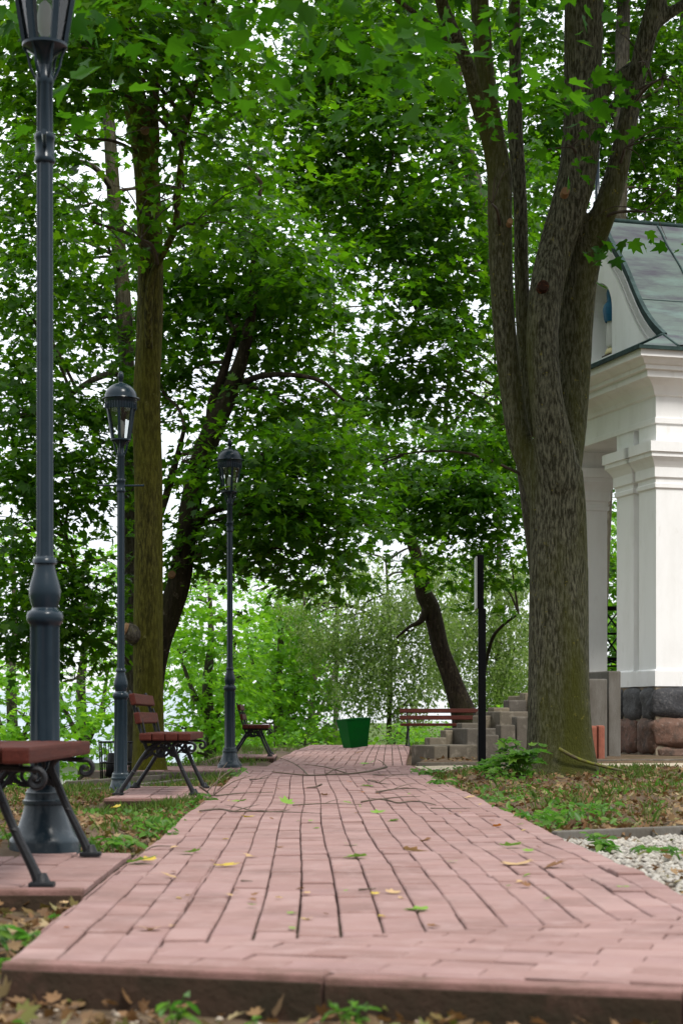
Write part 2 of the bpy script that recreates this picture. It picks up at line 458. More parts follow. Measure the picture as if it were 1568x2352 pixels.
def under_path(x, y):
    if y < 25 and XL - .02 < x < XR + .02: return True
    if 21.2 < y < 25 and -2.5 < x < 12: return True
    if y >= 24 and y < 43:
        c = .34 + (y - 24) / 12 * .55
        return c - 1.1 < x < c + 1.2
    return False
xs = np.unique(np.concatenate([np.arange(-5, 9, .11), np.arange(-20, 26, 1.0), np.linspace(-420, 420, 43), [XL - .01, XL + .01, XR - .01, XR + .01]]))
ys = np.unique(np.concatenate([np.arange(-2, 26, .14), np.arange(26, 75, .8), np.linspace(75, 620, 30), [-30, -12, -6, 3.9]]))
vs, fs = [], []
for y in ys:
    for x in xs:
        z = ground_z(x, y)
        if under_path(x, y): z = min(z, -0.10) if y < 42 else z
        vs.append((x, y, z))
W = len(xs)
for j in range(len(ys) - 1):
    for i in range(W - 1):
        fs.append((j * W + i, j * W + i + 1, (j + 1) * W + i + 1, (j + 1) * W + i))
mb = MB(); mb.add(vs, fs, 0, True)
for k, f in enumerate(fs):
    if vs[f[0]][1] > 44 or vs[f[0]][0] < -6: mb.m[k] = 1
tag(mb.build('ground', [M['soil'], M['far']]), kind='structure')

# ------------------------------------------------------------------ paving
def clip(poly, nx, ny, d):
    """keep nx*x+ny*y<=d"""
    out = []
    for i in range(len(poly)):
        a, b = poly[i], poly[(i + 1) % len(poly)]
        da, db = nx * a[0] + ny * a[1] - d, nx * b[0] + ny * b[1] - d
        if da <= 0: out.append(a)
        if (da < 0 < db) or (db < 0 < da):
            t = da / (da - db)
            out.append((a[0] + (b[0] - a[0]) * t, a[1] + (b[1] - a[1]) * t))
    return out
def half_planes(region):
    hp = []
    n = len(region)
    for i in range(n):                 # counter-clockwise
        a, b = region[i], region[(i + 1) % n]
        nx, ny = (b[1] - a[1]), -(b[0] - a[0])
        l = math.hypot(nx, ny); nx /= l; ny /= l
        hp.append((nx, ny, nx * a[0] + ny * a[1]))
    return hp
def area(p):
    return .5 * abs(sum(p[i][0] * p[(i + 1) % len(p)][1] - p[(i + 1) % len(p)][0] * p[i][1] for i in range(len(p))))
def shrink(poly, g):
    cx = sum(p[0] for p in poly) / len(poly); cy = sum(p[1] for p in poly) / len(poly)
    out = []
    for x, y in poly:
        dx, dy = x - cx, y - cy
        out.append((cx + dx - math.copysign(min(g, abs(dx)), dx), cy + dy - math.copysign(min(g, abs(dy)), dy)))
    return out
def lay(mb, region, o, ang, bw, bl, zf, gw=.0030, gl=.0017, th=.07, jit=.0025, bond=.5, chamf=.005, wob=.0, mi=0):
    """lay bricks (length along local y) over a convex region"""
    hp = half_planes(region)
    ca, sa = math.cos(ang), math.sin(ang)
    loc = [((x - o[0]) * ca + (y - o[1]) * sa, -(x - o[0]) * sa + (y - o[1]) * ca) for x, y in region]
    x0 = math.floor(min(p[0] for p in loc) / bw) - 1; x1 = math.ceil(max(p[0] for p in loc) / bw) + 1
    y0 = math.floor(min(p[1] for p in loc) / bl) - 1; y1 = math.ceil(max(p[1] for p in loc) / bl) + 1
    for i in range(x0, x1):
        sh = ((i % 2) * bond + random.uniform(-.06, .06)) * bl
        for j in range(y0, y1):
            jx = random.uniform(-.5, .5) * gw * .7
            a0, a1 = i * bw + gw + jx, (i + 1) * bw - gw + jx
            b0, b1 = j * bl + sh + gl, (j + 1) * bl + sh - gl
            q = [(a0, b0), (a1, b0), (a1, b1), (a0, b1)]
            if wob: q = [(x + wob * 1.6 * vn(y * .3 + 3, .4, 1.6) + wob * .35 * vn(y * .5 + 3, i * .35, 1.6), y) for x, y in q]
            q = [(o[0] + x * ca - y * sa, o[1] + x * sa + y * ca) for x, y in q]
            for h in hp:
                q = clip(q, *h)
                if len(q) < 3: break
            if len(q) < 3 or area(q) < .0012: continue
            dz = random.gauss(0, jit); tx = random.gauss(0, .006); ty = random.gauss(0, .004)
            cx = sum(p[0] for p in q) / len(q); cy = sum(p[1] for p in q) / len(q)
            top = shrink(q, chamf)
            Z = lambda x, y: zf(x, y) + dz + tx * (x - cx) + ty * (y - cy)
            n = len(q)
            vs = [(x, y, zf(cx, cy) - th) for x, y in q] + [(x, y, Z(x, y) - chamf * .8) for x, y in q] + [(x, y, Z(x, y)) for x, y in top]
            fs = [tuple(range(2 * n, 3 * n))]
            for k in range(n):
                k2 = (k + 1) % n
                fs.append((k, k2, n + k2, n + k)); fs.append((n + k, n + k2, 2 * n + k2, 2 * n + k))
            mb.add(vs, fs, mi)
def sheet(mb, poly, zf, dz, mi=1):
    """joint filling just below the brick tops, subdivided along y"""
    hp = half_planes(poly)
    x0, x1 = min(p[0] for p in poly), max(p[0] for p in poly)
    y0, y1 = min(p[1] for p in poly), max(p[1] for p in poly)
    st = .3
    for i in range(int((x1 - x0) / st) + 1):
        for j in range(int((y1 - y0) / st) + 1):
            a, b = x0 + i * st, y0 + j * st
            q = [(a, b), (a + st, b), (a + st, b + st), (a, b + st)]
            for h in hp:
                q = clip(q, *h)
                if len(q) < 3: break
            if len(q) < 3 or area(q) < 1e-6: continue
            mb.add([(x, y, zf(x, y) + dz) for x, y in q], [tuple(range(len(q)))], mi)

pth = MB()
kang = math.atan2(-.46, 1.57)
fr = lambda x: 4.47 + (x - XL) * (-.46 / 1.57)       # front edge of the path
ce = lambda x: 4.62 + (x - XL) * .50                 # where the long rows end
BW = (XR - XL) / 17
main = [(XL, 4.52), (XL + 3 * BW, 4.36 + .05), (XL + 3 * BW, ce(XL + 3 * BW) - .1), (XR, ce(XR)), (XR, 21.4), (XL, 21.4)]
# three left rows run to the kerb, the others stop at the slanting band
lay(pth, [(XL, fr(XL) + .09), (XL + 3 * BW, fr(XL + 3 * BW) + .09), (XL + 3 * BW, 21.4), (XL, 21.4)], (XL, 0), 0, BW, .24, path_z, wob=.008)
lay(pth, [(XL + 3 * BW, ce(XL + 3 * BW)), (XR, ce(XR)), (XR, 21.4), (XL + 3 * BW, 21.4)], (XL, 0), 0, BW, .24, path_z, wob=.008)
XB = 2.6
lay(pth, [(XL + 3 * BW, fr(XL + 3 * BW) + .09), (XB, fr(XB) + .09), (XB, ce(XR) - .04), (XR, ce(XR) - .01), (XL + 3 * BW, ce(XL + 3 * BW) - .01)], (XR, 3.5), kang - R(90), .12, .24, path_z, gw=.0022)
sheet(pth, [(XL + .01, fr(XL) + .05), (XB, fr(XB) + .05), (XB, ce(XR)), (XR - .01, ce(XR)), (XR - .01, 21.4), (XL + .01, 21.4)], path_z, -.013)
# crossing footway and the far stretch which bends to the right
lay(pth, [(-2.5, 21.6), (XL, 21.42), (XR + .1, 21.42), (XR + .1, 24.3), (-2.5, 24.5)], (0, 21.4), R(90), .12, .24, path_z, gw=.004)
sheet(pth, [(-2.5, 21.6), (XL, 21.42), (XR + .1, 21.42), (XR + .1, 24.3), (-2.5, 24.5)], path_z, -.012)
farp = [(-.55, 24.4), (1.30, 24.32), (2.02, 36), (2.3, 41.5), (.1, 41.5), (-.15, 36)]
lay(pth, farp, (-.55, 24.4), R(-2.6), .13, .26, path_z, gw=.006)
sheet(pth, farp, path_z, -.012)
tag(pth.build('path', [M['brick'], M['joint']]), kind='structure')

kb = MB()                                             # kerb along the front of the path
for k in range(5):
    L = .82
    Mx = Matrix.Translation((XL, fr(XL), 0)) @ Matrix.Rotation(kang, 4, 'Z')
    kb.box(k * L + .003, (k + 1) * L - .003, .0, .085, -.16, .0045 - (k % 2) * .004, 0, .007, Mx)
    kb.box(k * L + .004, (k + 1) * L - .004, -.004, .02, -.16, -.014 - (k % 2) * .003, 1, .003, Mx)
tag(kb.build('kerb', [M['kerbred'], M['kerbface']]), 'low red concrete kerb closing the near end of the brick path', None, None, 'structure')

def platform(name, x0, x1, y0, y1, z):
    pb = MB()
    zf = lambda x, y: z + .003 * vn(x, y, 2)
    pb.box(x0, x1, y0, y0 + .075, z - .13, z + .006, 0, .008)
    pb.box(x0 + .004, x1 - .004, y0 - .003, y0 + .02, z - .13, z - .016, 3, .003)
    pb.box(x1 - .03, x1 + .003, y0 + .01, y1, z - .13, z - .022, 3, .003)
    lay(pb, [(x0, y0 + .092), (x1, y0 + .092), (x1, y1), (x0, y1)], (x1, y0 + .08), 0, .24, .22, zf, gw=.004, gl=.004, mi=1)
    sheet(pb, [(x0 + .01, y0 + .07), (x1 - .01, y0 + .07), (x1 - .01, y1), (x0 + .01, y1)], zf, -.012, 2)
    return tag(pb.build(name, [M['kerbred'], M['brick'], M['joint'], M['kerbface']]), kind='structure')
platform('bench_pavement', -2.0, XL - .03, 6.36, 8.16, .0)
platform('bench_pavement', -1.56, XL - .03, 14.05, 16.75, -.02)
platform('bench_pavement', -1.35, -.50, 27.9, 30.6, .0)
platform('bench_pavement', 2.35, 4.6, 38.6, 40.4, .0)

# beige footway to the chapel, its pale kerb and the grass-plot kerbs
fw = MB()
fw.add([(XR + .14, 21.5, -.035), (9, 24.5, .02), (9, 27.2, .02), (XR + .14, 24.3, -.035)], [(0, 1, 2, 3)])
tag(fw.build('footway', M['sand']), kind='structure')
kc = MB()
for k in range(8):
    a = Vector((XR + .2 + k * .95, 24.35 + k * .285, 0)); ang = math.atan2(.285, .95)
    kc.box(0, .985, 0, .09, -.1, .012 + random.uniform(-.004, .004) + .008 * k, 0, .008, Matrix.Translation(a) @ Matrix.Rotation(ang, 4, 'Z'))
tag(kc.build('footway_kerb', M['concrete']), kind='structure')
kg = MB()
def kerb_run(mb, a, b, z0, z1, th=.07, mi=0):
    a = Vector(a); b = Vector(b); d = b - a; ang = math.atan2(d.y, d.x); n = max(1, round(d.length / 1.0)); L = d.length / n
    for k in range(n):
        mb.box(k * L + .004, (k + 1) * L - .004, 0, th, z0, z1 + random.uniform(-.004, .004), mi, .008, Matrix.Translation((a.x, a.y, 0)) @ Matrix.Rotation(ang, 4, 'Z'))
kerb_run(kg, (-2.05, 17.35), (-1.15, 21.2), -.2, -.075)
kerb_run(kg, (-2.45, 19.0), (-1.60, 21.2), -.2, -.05)
kerb_run(kg, (-2.6, 21.32), (XL - .02, 21.32), -.2, -.022)
tag(kg.build('plot_kerb', M['concrete']), kind='structure')
ke = MB()                                             # dark edging between gravel and soil
kerb_run(ke, (1.31, 9.62), (4.2, 11.4), -.1, .006, .05)
tag(ke.build('gravel_edging', M['concdark']), kind='structure')

# ------------------------------------------------------------------ scatter helpers
def leaf_mesh(name, P, N, D, S, shape, mats, parent=None, off=(0, 0, 0), curl=0.0):
    """leaves at P with blade normals N, pointing along D, length S"""
    P = np.asarray(P, float) - np.array(off, float)
    n = len(P)
    if n > 5000: print('LEAVES', name, n)
    N = N / (np.linalg.norm(N, axis=1, keepdims=True) + 1e-9)
    D = D - N * np.sum(D * N, axis=1, keepdims=True)
    D = D / (np.linalg.norm(D, axis=1, keepdims=True) + 1e-9)
    B = np.cross(D, N)
    pts, faces = shape
    k = len(pts)
    px = np.array([p[0] for p in pts]); py = np.array([p[1] for p in pts]); pz = np.array([p[2] for p in pts])
    cz = curl if np.ndim(curl) else np.full(n, curl)
    zz = pz[None, :] + cz[:, None] * (py[None, :] ** 2)
    V = P[:, None, :] + S[:, None, None] * (px[None, :, None] * B[:, None, :] + py[None, :, None] * D[:, None, :] + zz[:, :, None] * N[:, None, :])
    V = V.reshape(-1, 3).astype(np.float32)
    loops = np.concatenate([np.array(f) for f in faces])
    L = len(loops)
    allL = (loops[None, :] + (np.arange(n) * k)[:, None]).reshape(-1).astype(np.int32)
    ls = []; c = 0
    for f in faces: ls.append(c); c += len(f)
    starts = (np.array(ls)[None, :] + (np.arange(n) * L)[:, None]).reshape(-1).astype(np.int32)
    me = bpy.data.meshes.new(name)
    me.vertices.add(len(V)); me.vertices.foreach_set('co', V.reshape(-1))
    me.loops.add(len(allL)); me.loops.foreach_set('vertex_index', allL)
    me.polygons.add(len(starts)); me.polygons.foreach_set('loop_start', starts)
    me.update(calc_edges=True); me.validate()
    for m in (mats if isinstance(mats, (list, tuple)) else [mats]): me.materials.append(m)
    o = bpy.data.objects.new(name, me)
    COL.objects.link(o)
    if parent: o.parent = parent
    return o
half = [(0, 0, 0), (.26, -.03, .03), (.50, .20, .09), (.31, .30, .05), (.45, .64, .08), (.17, .56, .02), (0, 1.0, -.06)]
MAPLE = (half + [(-x, y, z) for x, y, z in half[1:6]], [[0, 1, 2, 3, 4, 5, 6], [0, 6, 11, 10, 9, 8, 7]])
OVAL = ([(0, 0, 0), (.24, .25, .05), (.26, .55, .06), (.12, .85, .03), (0, 1, -.04), (-.12, .85, .03), (-.26, .55, .06), (-.24, .25, .05)], [[0, 1, 2, 3, 4], [0, 4, 5, 6, 7]])
DIAM = ([(0, 0, 0), (.30, .35, .04), (0, 1, 0), (-.30, .35, .04)], [[0, 1, 2, 3]])
BLADE = ([(-.035, 0, 0), (.035, 0, 0), (.028, .5, .03), (0, 1, .14), (-.028, .5, .03)], [[0, 1, 2, 3, 4]])

def foliage(blobs, dens, size, per=11, spread=.30, sub=.62, droop=.35):
    dens *= 11.5; size *= .80; spread *= .9
    """sprays of leaves gathered in clumps inside every blob: (u,v,ru,rv,Y,ry[,density factor])"""
    Ps, Ns, Ds, Ss = [], [], [], []
    for bl in blobs:
        u, v, ru, rv, Y, ry = bl[:6]
        q = bl[6] if len(bl) > 6 else 1.0
        s = Y / F
        c = np.array(at(u, v, Y)); rad = np.array([ru * s, ry, rv * s])
        ns = max(3, int(dens * q * math.pi * rad[0] * rad[2] / per))
        nsub = max(2, int(ns / 5))
        d = rng.normal(size=(nsub, 3)); d /= np.linalg.norm(d, axis=1, keepdims=True)
        sc = d * (rng.random((nsub, 1)) ** .42) * rad
        ix = rng.integers(0, nsub, ns)
        sp = sc[ix] + rng.normal(size=(ns, 3)) * np.array([sub, sub, sub * .5]) * .75
        out = sp / (rad + 1e-6); out /= (np.linalg.norm(out, axis=1, keepdims=True) + 1e-6)
        sprayN = np.array([0, 0, 1.0]) + out * .35 + rng.normal(size=(ns, 3)) * .28
        a = rng.random((ns, per)) * 2 * math.pi
        r = np.sqrt(rng.random((ns, per))) * spread
        off = np.stack([np.cos(a) * r, np.sin(a) * r, -r * droop * .6 + rng.normal(size=(ns, per)) * .05], -1)
        P = c + sp[:, None, :] + off
        D = off * np.array([1, 1, 1.0]) / (r[..., None] + 1e-6) + rng.normal(size=off.shape) * .45 + np.array([0, 0, -droop])
        N = sprayN[:, None, :] + rng.normal(size=off.shape) * .42
        Ps.append(P.reshape(-1, 3)); Ns.append(N.reshape(-1, 3)); Ds.append(D.reshape(-1, 3))
        Ss.append(size * rng.uniform(.45, 1.3, ns * per))
    return np.concatenate(Ps), np.concatenate(Ns), np.concatenate(Ds), np.concatenate(Ss)

def stem(mb, pts, n=14, bump=.03, mi=0, per=5):
    """pts: (u, v, Y, width) read along the stem"""
    P = [at(u, v, Y) for u, v, Y, w in pts]
    mb.tube(P, [w * .5 * Y / F for u, v, Y, w in pts], n, per, mi, True, None, bump)
    return P

def twig_to(mb, spine, c, r0=.035, mi=1):
    """a limb that leaves the nearest spine point below the clump and bends up and out to it"""
    cands = [p for p in spine if p.z < c.z + .2] or spine
    p0 = min(cands, key=lambda p: (p - c).length)
    d = c - p0
    m1 = p0 + d * .35 + Vector((0, 0, .10 * d.length)); m2 = p0 + d * .7 + Vector((random.uniform(-.15, .15), random.uniform(-.15, .15), .09 * d.length))
    mb.tube([p0, m1, m2, c], [r0, r0 * .75, r0 * .5, r0 * .2], 6, 4, mi)
    for k in range(3):
        e = c + Vector((random.uniform(-.7, .7), random.uniform(-.7, .7), random.uniform(-.4, .5)))
        mb.tube([m2, (m2 + e) / 2 + Vector((0, 0, .1)), e], [r0 * .35, r0 * .25, r0 * .1], 5, 3, mi)

def tree(name, label, cat, base, stems, bmat, blobs, lmat, dens, size, shape=MAPLE, group=None, remesh=0, limb=.035, extra=None, per=11, spread=.30, n=14, sub=.62, droop=.35, bump=.03):
    root = empty(name, base, 0, label, cat, group)
    mb = MB(); spine = []
    for st in stems: 
        ps = stem(mb, st, n, bump)
        spine += [Vector(p) for p in catmull([tuple(q) for q in ps], 4)]
    if remesh:
        t = mb.build('trunk', [bmat], root, base)
        rm = t.modifiers.new('join', 'REMESH'); rm.mode = 'VOXEL'; rm.voxel_size = remesh; rm.use_smooth_shade = True
        sm = t.modifiers.new('soften', 'SMOOTH'); sm.iterations = 2; sm.factor = .5
        mb = MB()
        for bl in blobs:
            c_ = at(bl[0], bl[1], bl[4])
            if min((p - c_).length for p in spine) < 2.2:
                mb = MB(); twig_to(mb, spine, c_, limb, 0); mb.build('limb', [M['limb']], root, base)
    else:
        for bl in blobs: twig_to(mb, spine, at(bl[0], bl[1], bl[4]), limb, 1)
        mb.build('trunk', [bmat, M['limb']], root, base)
    P, N, D, S = foliage(blobs, dens, size, per, spread, sub, droop)
    leaf_mesh('crown', P, N, D, S, shape, lmat, root, base, rng.uniform(-.25, .1, len(P)))
    if extra: extra(root, base)
    return root

# ------------------------------------------------------------------ chapel
PHI = R(16)
CH = Vector((5.52, 28.96, 0.02))
ch = empty('chapel', CH, PHI, 'white plastered chapel porch with green copper roof on a rough stone plinth', 'chapel')
A, B = 4.6, 7.5                       # gable side, long side (local y and x)
def rect_loft(mb, x0, x1, y0, y1, prof, mi=0):
    vs, fs = [], []
    for p, z in prof:
        vs += [(x0 - p, y0 - p, z), (x1 + p, y0 - p, z), (x1 + p, y1 + p, z), (x0 - p, y1 + p, z)]
    for i in range(len(prof) - 1):
        for k in range(4):
            k2 = (k + 1) % 4
            fs.append((i * 4 + k, i * 4 + k2, i * 4 + 4 + k2, i * 4 + 4 + k))
    fs.append((3, 2, 1, 0)); o = (len(prof) - 1) * 4
    fs.append((o, o + 1, o + 2, o + 3))
    mb.add(vs, fs, mi)
ZP, ZC, ZB, ZK = 1.09, 4.95, 5.28, 5.70      # plinth top, capital top, beam soffit, cornice bottom
def pilaster(mb, x0, x1, y0, y1):
    rect_loft(mb, x0, x1, y0, y1, [(.035, ZP), (.035, ZP + .24), (.028, ZP + .255), (0, ZP + .27), (0, 4.22), (.028, 4.24), (.028, 4.30), (.014, 4.32), (.014, 4.38), (.045, 4.405), (.045, 4.56), (.06, 4.59), (.095, 4.65), (.135, 4.70), (.15, 4.715), (.15, 4.785), (.18, 4.79), (.18, ZC), (0, ZC + .004)])
def pier(x0, y0):
    mb = MB()
    pilaster(mb, x0, x0 + .66, y0, y0 + .60)
    pilaster(mb, x0, x0 + .66, y0 + .80, y0 + 1.42)
    mb.box(x0 + .10, x0 + .56, y0 + .30, y0 + 1.0, ZP + .005, ZC - .02)
    rect_loft(mb, x0, x0 + .66, y0 + .1, y0 + 1.3, [(.034, ZP + .002), (.034, ZP + .236), (.0, ZP + .238)])
    rect_loft(mb, x0 + .04, x0 + .62, y0 + .1, y0 + 1.3, [(.002, 4.55), (.08, 4.67), (.11, 4.72), (.11, 4.79), (.15, 4.80), (.15, 4.94), (0, 4.945)])
    # block between capital and beam, with the groove running on
    mb.box(x0, x0 + .66, y0, y0 + .60, ZC, ZB + .01)
    mb.box(x0, x0 + .66, y0 + .80, y0 + 1.42, ZC, ZB + .01)
    mb.box(x0 + .10, x0 + .56, y0 + .59, y0 + .81, ZC, ZB + .25)
    mb.build('pier', M['plaster'], ch)
pier(0, 0); pier(0, A - 1.42); pier(1.75, 0); pier(1.75, A - 1.42)
mb = MB()
mb.box(2.42, B, .02, A - .02, ZP - .02, ZB)           # body of the chapel behind the porch
mb.box(.003, B + .003, .003, A - .003, ZB, ZK)        # beam
mb.box(-.002, .66, .0, .60, ZB - .002, ZK); 
mb.build('wall', M['plaster'], ch)
mb = MB()
rect_loft(mb, 0, B, 0, A, [(.004, ZK - .45), (.03, ZK - .44), (.03, ZK - .36), (.008, ZK - .35), (.008, ZK - .02), (.05, ZK), (.07, ZK + .06), (.13, ZK + .14), (.22, ZK + .20), (.27, ZK + .225), (.30, ZK + .23), (.30, ZK + .33), (.33, ZK + .335),
                           (.36, ZK + .345), (.36, ZK + .40), (.40, ZK + .42), (.44, ZK + .47), (.48, ZK + .50), (.52, ZK + .505), (.52, ZK + .63), (.3, ZK + .64)])
mb.build('cornice', M['plaster'], ch)
ZE = ZK + .64
# concave roof profile over the local y axis
prof = [(-.58, ZE), (-.27, 6.50), (.03, 6.68), (.33, 6.90), (.60, 7.15), (.85, 7.44), (1.3, 8.02), (1.8, 8.53), (2.30, 9.02)]
prof = prof + [(A - y, z) for y, z in prof[-2::-1]]
pf = [tuple(p) for p in catmull([(0, y, z) for y, z in prof], 4)]
pf = [(p[1], p[2]) for p in pf]
RX0 = .10
mb = MB()
vs = [(x, y, z + .05) for x in (RX0, B + .5) for y, z in pf]
k = len(pf)
mb.add(vs, [(i, i + 1, k + i + 1, k + i) for i in range(k - 1)], 0, True)
vs = [(x, y, z + .02) for x in (RX0, B + .5) for y, z in pf]
mb.add(vs, [(k + i, k + i + 1, i + 1, i) for i in range(k - 1)], 0, True)
# skirt roof along the gable foot and its hips
ZS = 6.62
e = .56
mb.add([(-e, -e, ZE), (-e, A + e, ZE), (.06, A + .12, ZS), (.06, -.12, ZS)], [(0, 3, 2, 1)], 0)
mb.add([(-e, -e, ZE + .001), (RX0, -e - .02, ZE + .02), (.075, -.10, ZS + .02)], [(0, 1, 2)], 0)
mb.add([(-e, A + e, ZE + .001), (RX0, A + e + .02, ZE + .02), (.075, A + .10, ZS + .02)], [(0, 2, 1)], 0)
roof = mb.build('roof', M['copper'], ch)
mb = MB()                                               # dark verge, eaves edge, hip and seams
for i in range(k - 1):
    (y0, z0), (y1, z1) = pf[i], pf[i + 1]
    if ZS - .02 < (z0 + z1) / 2:
        mb.add([(RX0 - .045, y0, z0 - .055), (RX0 - .045, y1, z1 - .055), (RX0 - .045, y1, z1 + .085), (RX0 - .045, y0, z0 + .085),
                (RX0 + .03, y0, z0 - .055), (RX0 + .03, y1, z1 - .055), (RX0 + .03, y1, z1 + .085), (RX0 + .03, y0, z0 + .085)],
               [(0, 1, 2, 3), (7, 6, 5, 4), (3, 2, 6, 7), (4, 5, 1, 0)])
mb.box(-e - .02, B + .5, -e - .02, -e + .012, ZE - .035, ZE + .022)
mb.box(-e - .02, -e + .012, -e + .013, A + e, ZE - .035, ZE + .022)
mb.tube([(RX0, -e - .01, ZE + .03), (.085, -.3, 6.52), (.075, -.10, ZS + .03)], .022, 6, 3)
mb.tube([(.05, -.12, ZS + .015), (.05, A + .12, ZS + .015)], .028, 6, 1)
mb.tube([(-.25, -.34, 6.51), (-.25, A + .34, 6.51)], .016, 6, 1)
mb.build('roof_trim', M['copperdark'], roof)
mb = MB()
for x in (1.12, 2.14, 3.16, 4.18, 5.2, 6.2, 7.2):
    mb.tube([(x, y, z + .066) for y, z in pf if y < 2.3], .016, 5, 1)
    mb.tube([(x, y, z + .066) for y, z in pf if y > 2.3], .016, 5, 1)
yl, zl = pf[min(range(k // 2), key=lambda i: abs(pf[i][1] - 7.35))]
mb.tube([(RX0, yl, zl + .052), (B + .5, yl, zl + .052)], .008, 5, 1)
mb.tube([(RX0 - .04, 2.3, 9.09), (B + .5, 2.3, 9.09)], .045, 8, 1)
mb.build('roof_seam', M['copperdark'], roof)
# gable wall with an arched niche
mb = MB()
NY, NH, NZ0, NZ1, ND = 2.30, .54, 6.70, 7.45, .42
def inner(y):
    for i in range(k - 1):
        if pf[i][0] <= y <= pf[i + 1][0]:
            t = (y - pf[i][0]) / (pf[i + 1][0] - pf[i][0] + 1e-9)
            return pf[i][1] + (pf[i + 1][1] - pf[i][1]) * t
    return ZE
arch = [(NY - NH, NZ0)] + [(NY - NH * math.cos(a), NZ1 + NH * math.sin(a)) for a in np.linspace(0, math.pi, 21)] + [(NY + NH, NZ0)]
bs = [y for y, z in pf]
GX = .075
grid_y = sorted(set([round(y, 4) for y, z in pf if -.1 < y < A + .1] + [round(p[0], 4) for p in arch] + [-.1, A + .1]))
def arch_top(y):
    return NZ1 + math.sqrt(max(0, NH * NH - (y - NY) ** 2)) if abs(y - NY) < NH - 1e-6 else None
for y0, y1 in zip(grid_y[:-1], grid_y[1:]):
    ym = (y0 + y1) / 2
    if abs(ym - NY) < NH:
        g0 = NZ1 + math.sqrt(max(0, NH * NH - (y0 - NY) ** 2)); g1 = NZ1 + math.sqrt(max(0, NH * NH - (y1 - NY) ** 2))
        mb.add([(GX, y0, g0), (GX, y1, g1), (GX, y1, inner(y1)), (GX, y0, inner(y0))], [(0, 3, 2, 1)])
        mb.add([(GX, y0, 6.3), (GX, y1, 6.3), (GX, y1, NZ0), (GX, y0, NZ0)], [(0, 3, 2, 1)])
    else:
        mb.add([(GX, y0, 6.3), (GX, y1, 6.3), (GX, y1, inner(y1)), (GX, y0, inner(y0))], [(0, 3, 2, 1)])
for (ya, za), (yb, zb) in zip(arch[:-1], arch[1:]):
    mb.add([(GX, ya, za), (GX, yb, zb), (GX + ND, yb, zb), (GX + ND, ya, za)], [(0, 1, 2, 3)])
mb.add([(GX, NY - NH, NZ0), (GX, NY + NH, NZ0), (GX + ND, NY + NH, NZ0), (GX + ND, NY - NH, NZ0)], [(0, 1, 2, 3)])
mb.add([(GX + ND, y, z) for y, z in arch], [tuple(range(len(arch)))])
# moulding that follows the verge
for off, th, dep in ((.06, .12, .02), (.21, .05, .012)):
    for i in range(k - 1):
        (y0, z0), (y1, z1) = pf[i], pf[i + 1]
        if (z0 + z1) / 2 < ZS + .1: continue
        d = Vector((y1 - y0, z1 - z0)).normalized(); nrm = Vector((d.y, -d.x)) 
        if nrm.y > 0: nrm = -nrm
        q = [Vector((y0, z0)) + nrm * off, Vector((y1, z1)) + nrm * off, Vector((y1, z1)) + nrm * (off + th), Vector((y0, z0)) + nrm * (off + th)]
        x = GX - dep
        vs = [(x, p.x, p.y) for p in q] + [(GX, p.x, p.y) for p in q]
        mb.add(vs, [(0, 1, 2, 3), (3, 2, 1, 0), (0, 4, 5, 1), (2, 6, 7, 3)])
mb.build('gable', M['plaster'], ch)
mb = MB()
mb.lathe([(.10, 9.0), (.10, 9.12), (.06, 9.15), (.045, 9.3), (.075, 9.33), (.075, 9.38), (.042, 9.41), (.034, 10.3), (.06, 10.33), (.03, 10.4), (.022, 11.0)], 12, 0, None, .06, 2.30)
mb.box(.04, .08, 2.02, 2.58, 10.70, 10.75)
mb.build('finial', M['lamp'], ch)
# plinth of rough stones
def stone(mb, x0, x1, y0, y1, z0, z1, mi=0, amp=.025, seed=0):
    bm = bmesh.new()
    bmesh.ops.create_cube(bm, size=1)
    bmesh.ops.subdivide_edges(bm, edges=bm.edges[:], cuts=6, use_grid_fill=True)
    lx, ly, lz = x1 - x0, y1 - y0, z1 - z0
    rr = random.Random(seed)
    ph = [rr.uniform(0, 9) for _ in range(6)]
    for v in bm.verts:
        p = Vector((v.co.x * 2, v.co.y * 2, v.co.z * 2))
        rd = .07
        q = Vector(((x0 + x1) / 2 + p.x * lx / 2, (y0 + y1) / 2 + p.y * ly / 2, (z0 + z1) / 2 + p.z * lz / 2))
        nn = sum(1 for c in p if abs(c) > .99)
        sh = amp * (math.sin(q.y * 9 + q.x * 7 + ph[0]) * math.sin(q.z * 11 + ph[1]) + .7 * math.sin(q.y * 19 + ph[2] + q.x * 17) * math.sin(q.z * 23 + ph[3]))
        d = Vector((p.x if abs(p.x) > .99 else 0, p.y if abs(p.y) > .99 else 0, p.z if abs(p.z) > .99 else 0))
        if nn == 1: q += d.normalized() * (amp * .8 + sh)
        else: q -= d.normalized() * (.012 * nn) - d.normalized() * sh * .3
        v.co = q
    bm.verts.index_update()
    mb.add([tuple(v.co) for v in bm.verts], [tuple(v.index for v in f.verts) for f in bm.faces], mi, True)
    bm.free()
mb = MB()
mb.box(-.015, B, -.015, 1.47, -.1, ZP - .01, 2)
mb.box(-.015, B, 1.47, A + .015, -.1, ZP - .03, 2)
def course(x0, x1, y0, y1, along, cuts, z0, z1, mi, sd):
    for i in range(len(cuts) - 1):
        a, b = cuts[i] + .012, cuts[i + 1] - .012
        if along == 'y': stone(mb, x0, x1, a, b, z0 + .012, z1 - .012, mi, .024, sd + i)
        else: stone(mb, a, b, y0, y1, z0 + .012, z1 - .012, mi, .026, sd + i)
course(-.05, .2, 0, 0, 'y', [.0, .46, 1.12, 1.46], .56, ZP - .02, 0, 10)
course(-.06, .2, 0, 0, 'y', [.0, .60, 1.44], .02, .56, 1, 20)
course(-.05, .2, 0, 0, 'y', [3.16, 3.7, 4.2, 4.62], .50, ZP - .02, 0, 30)
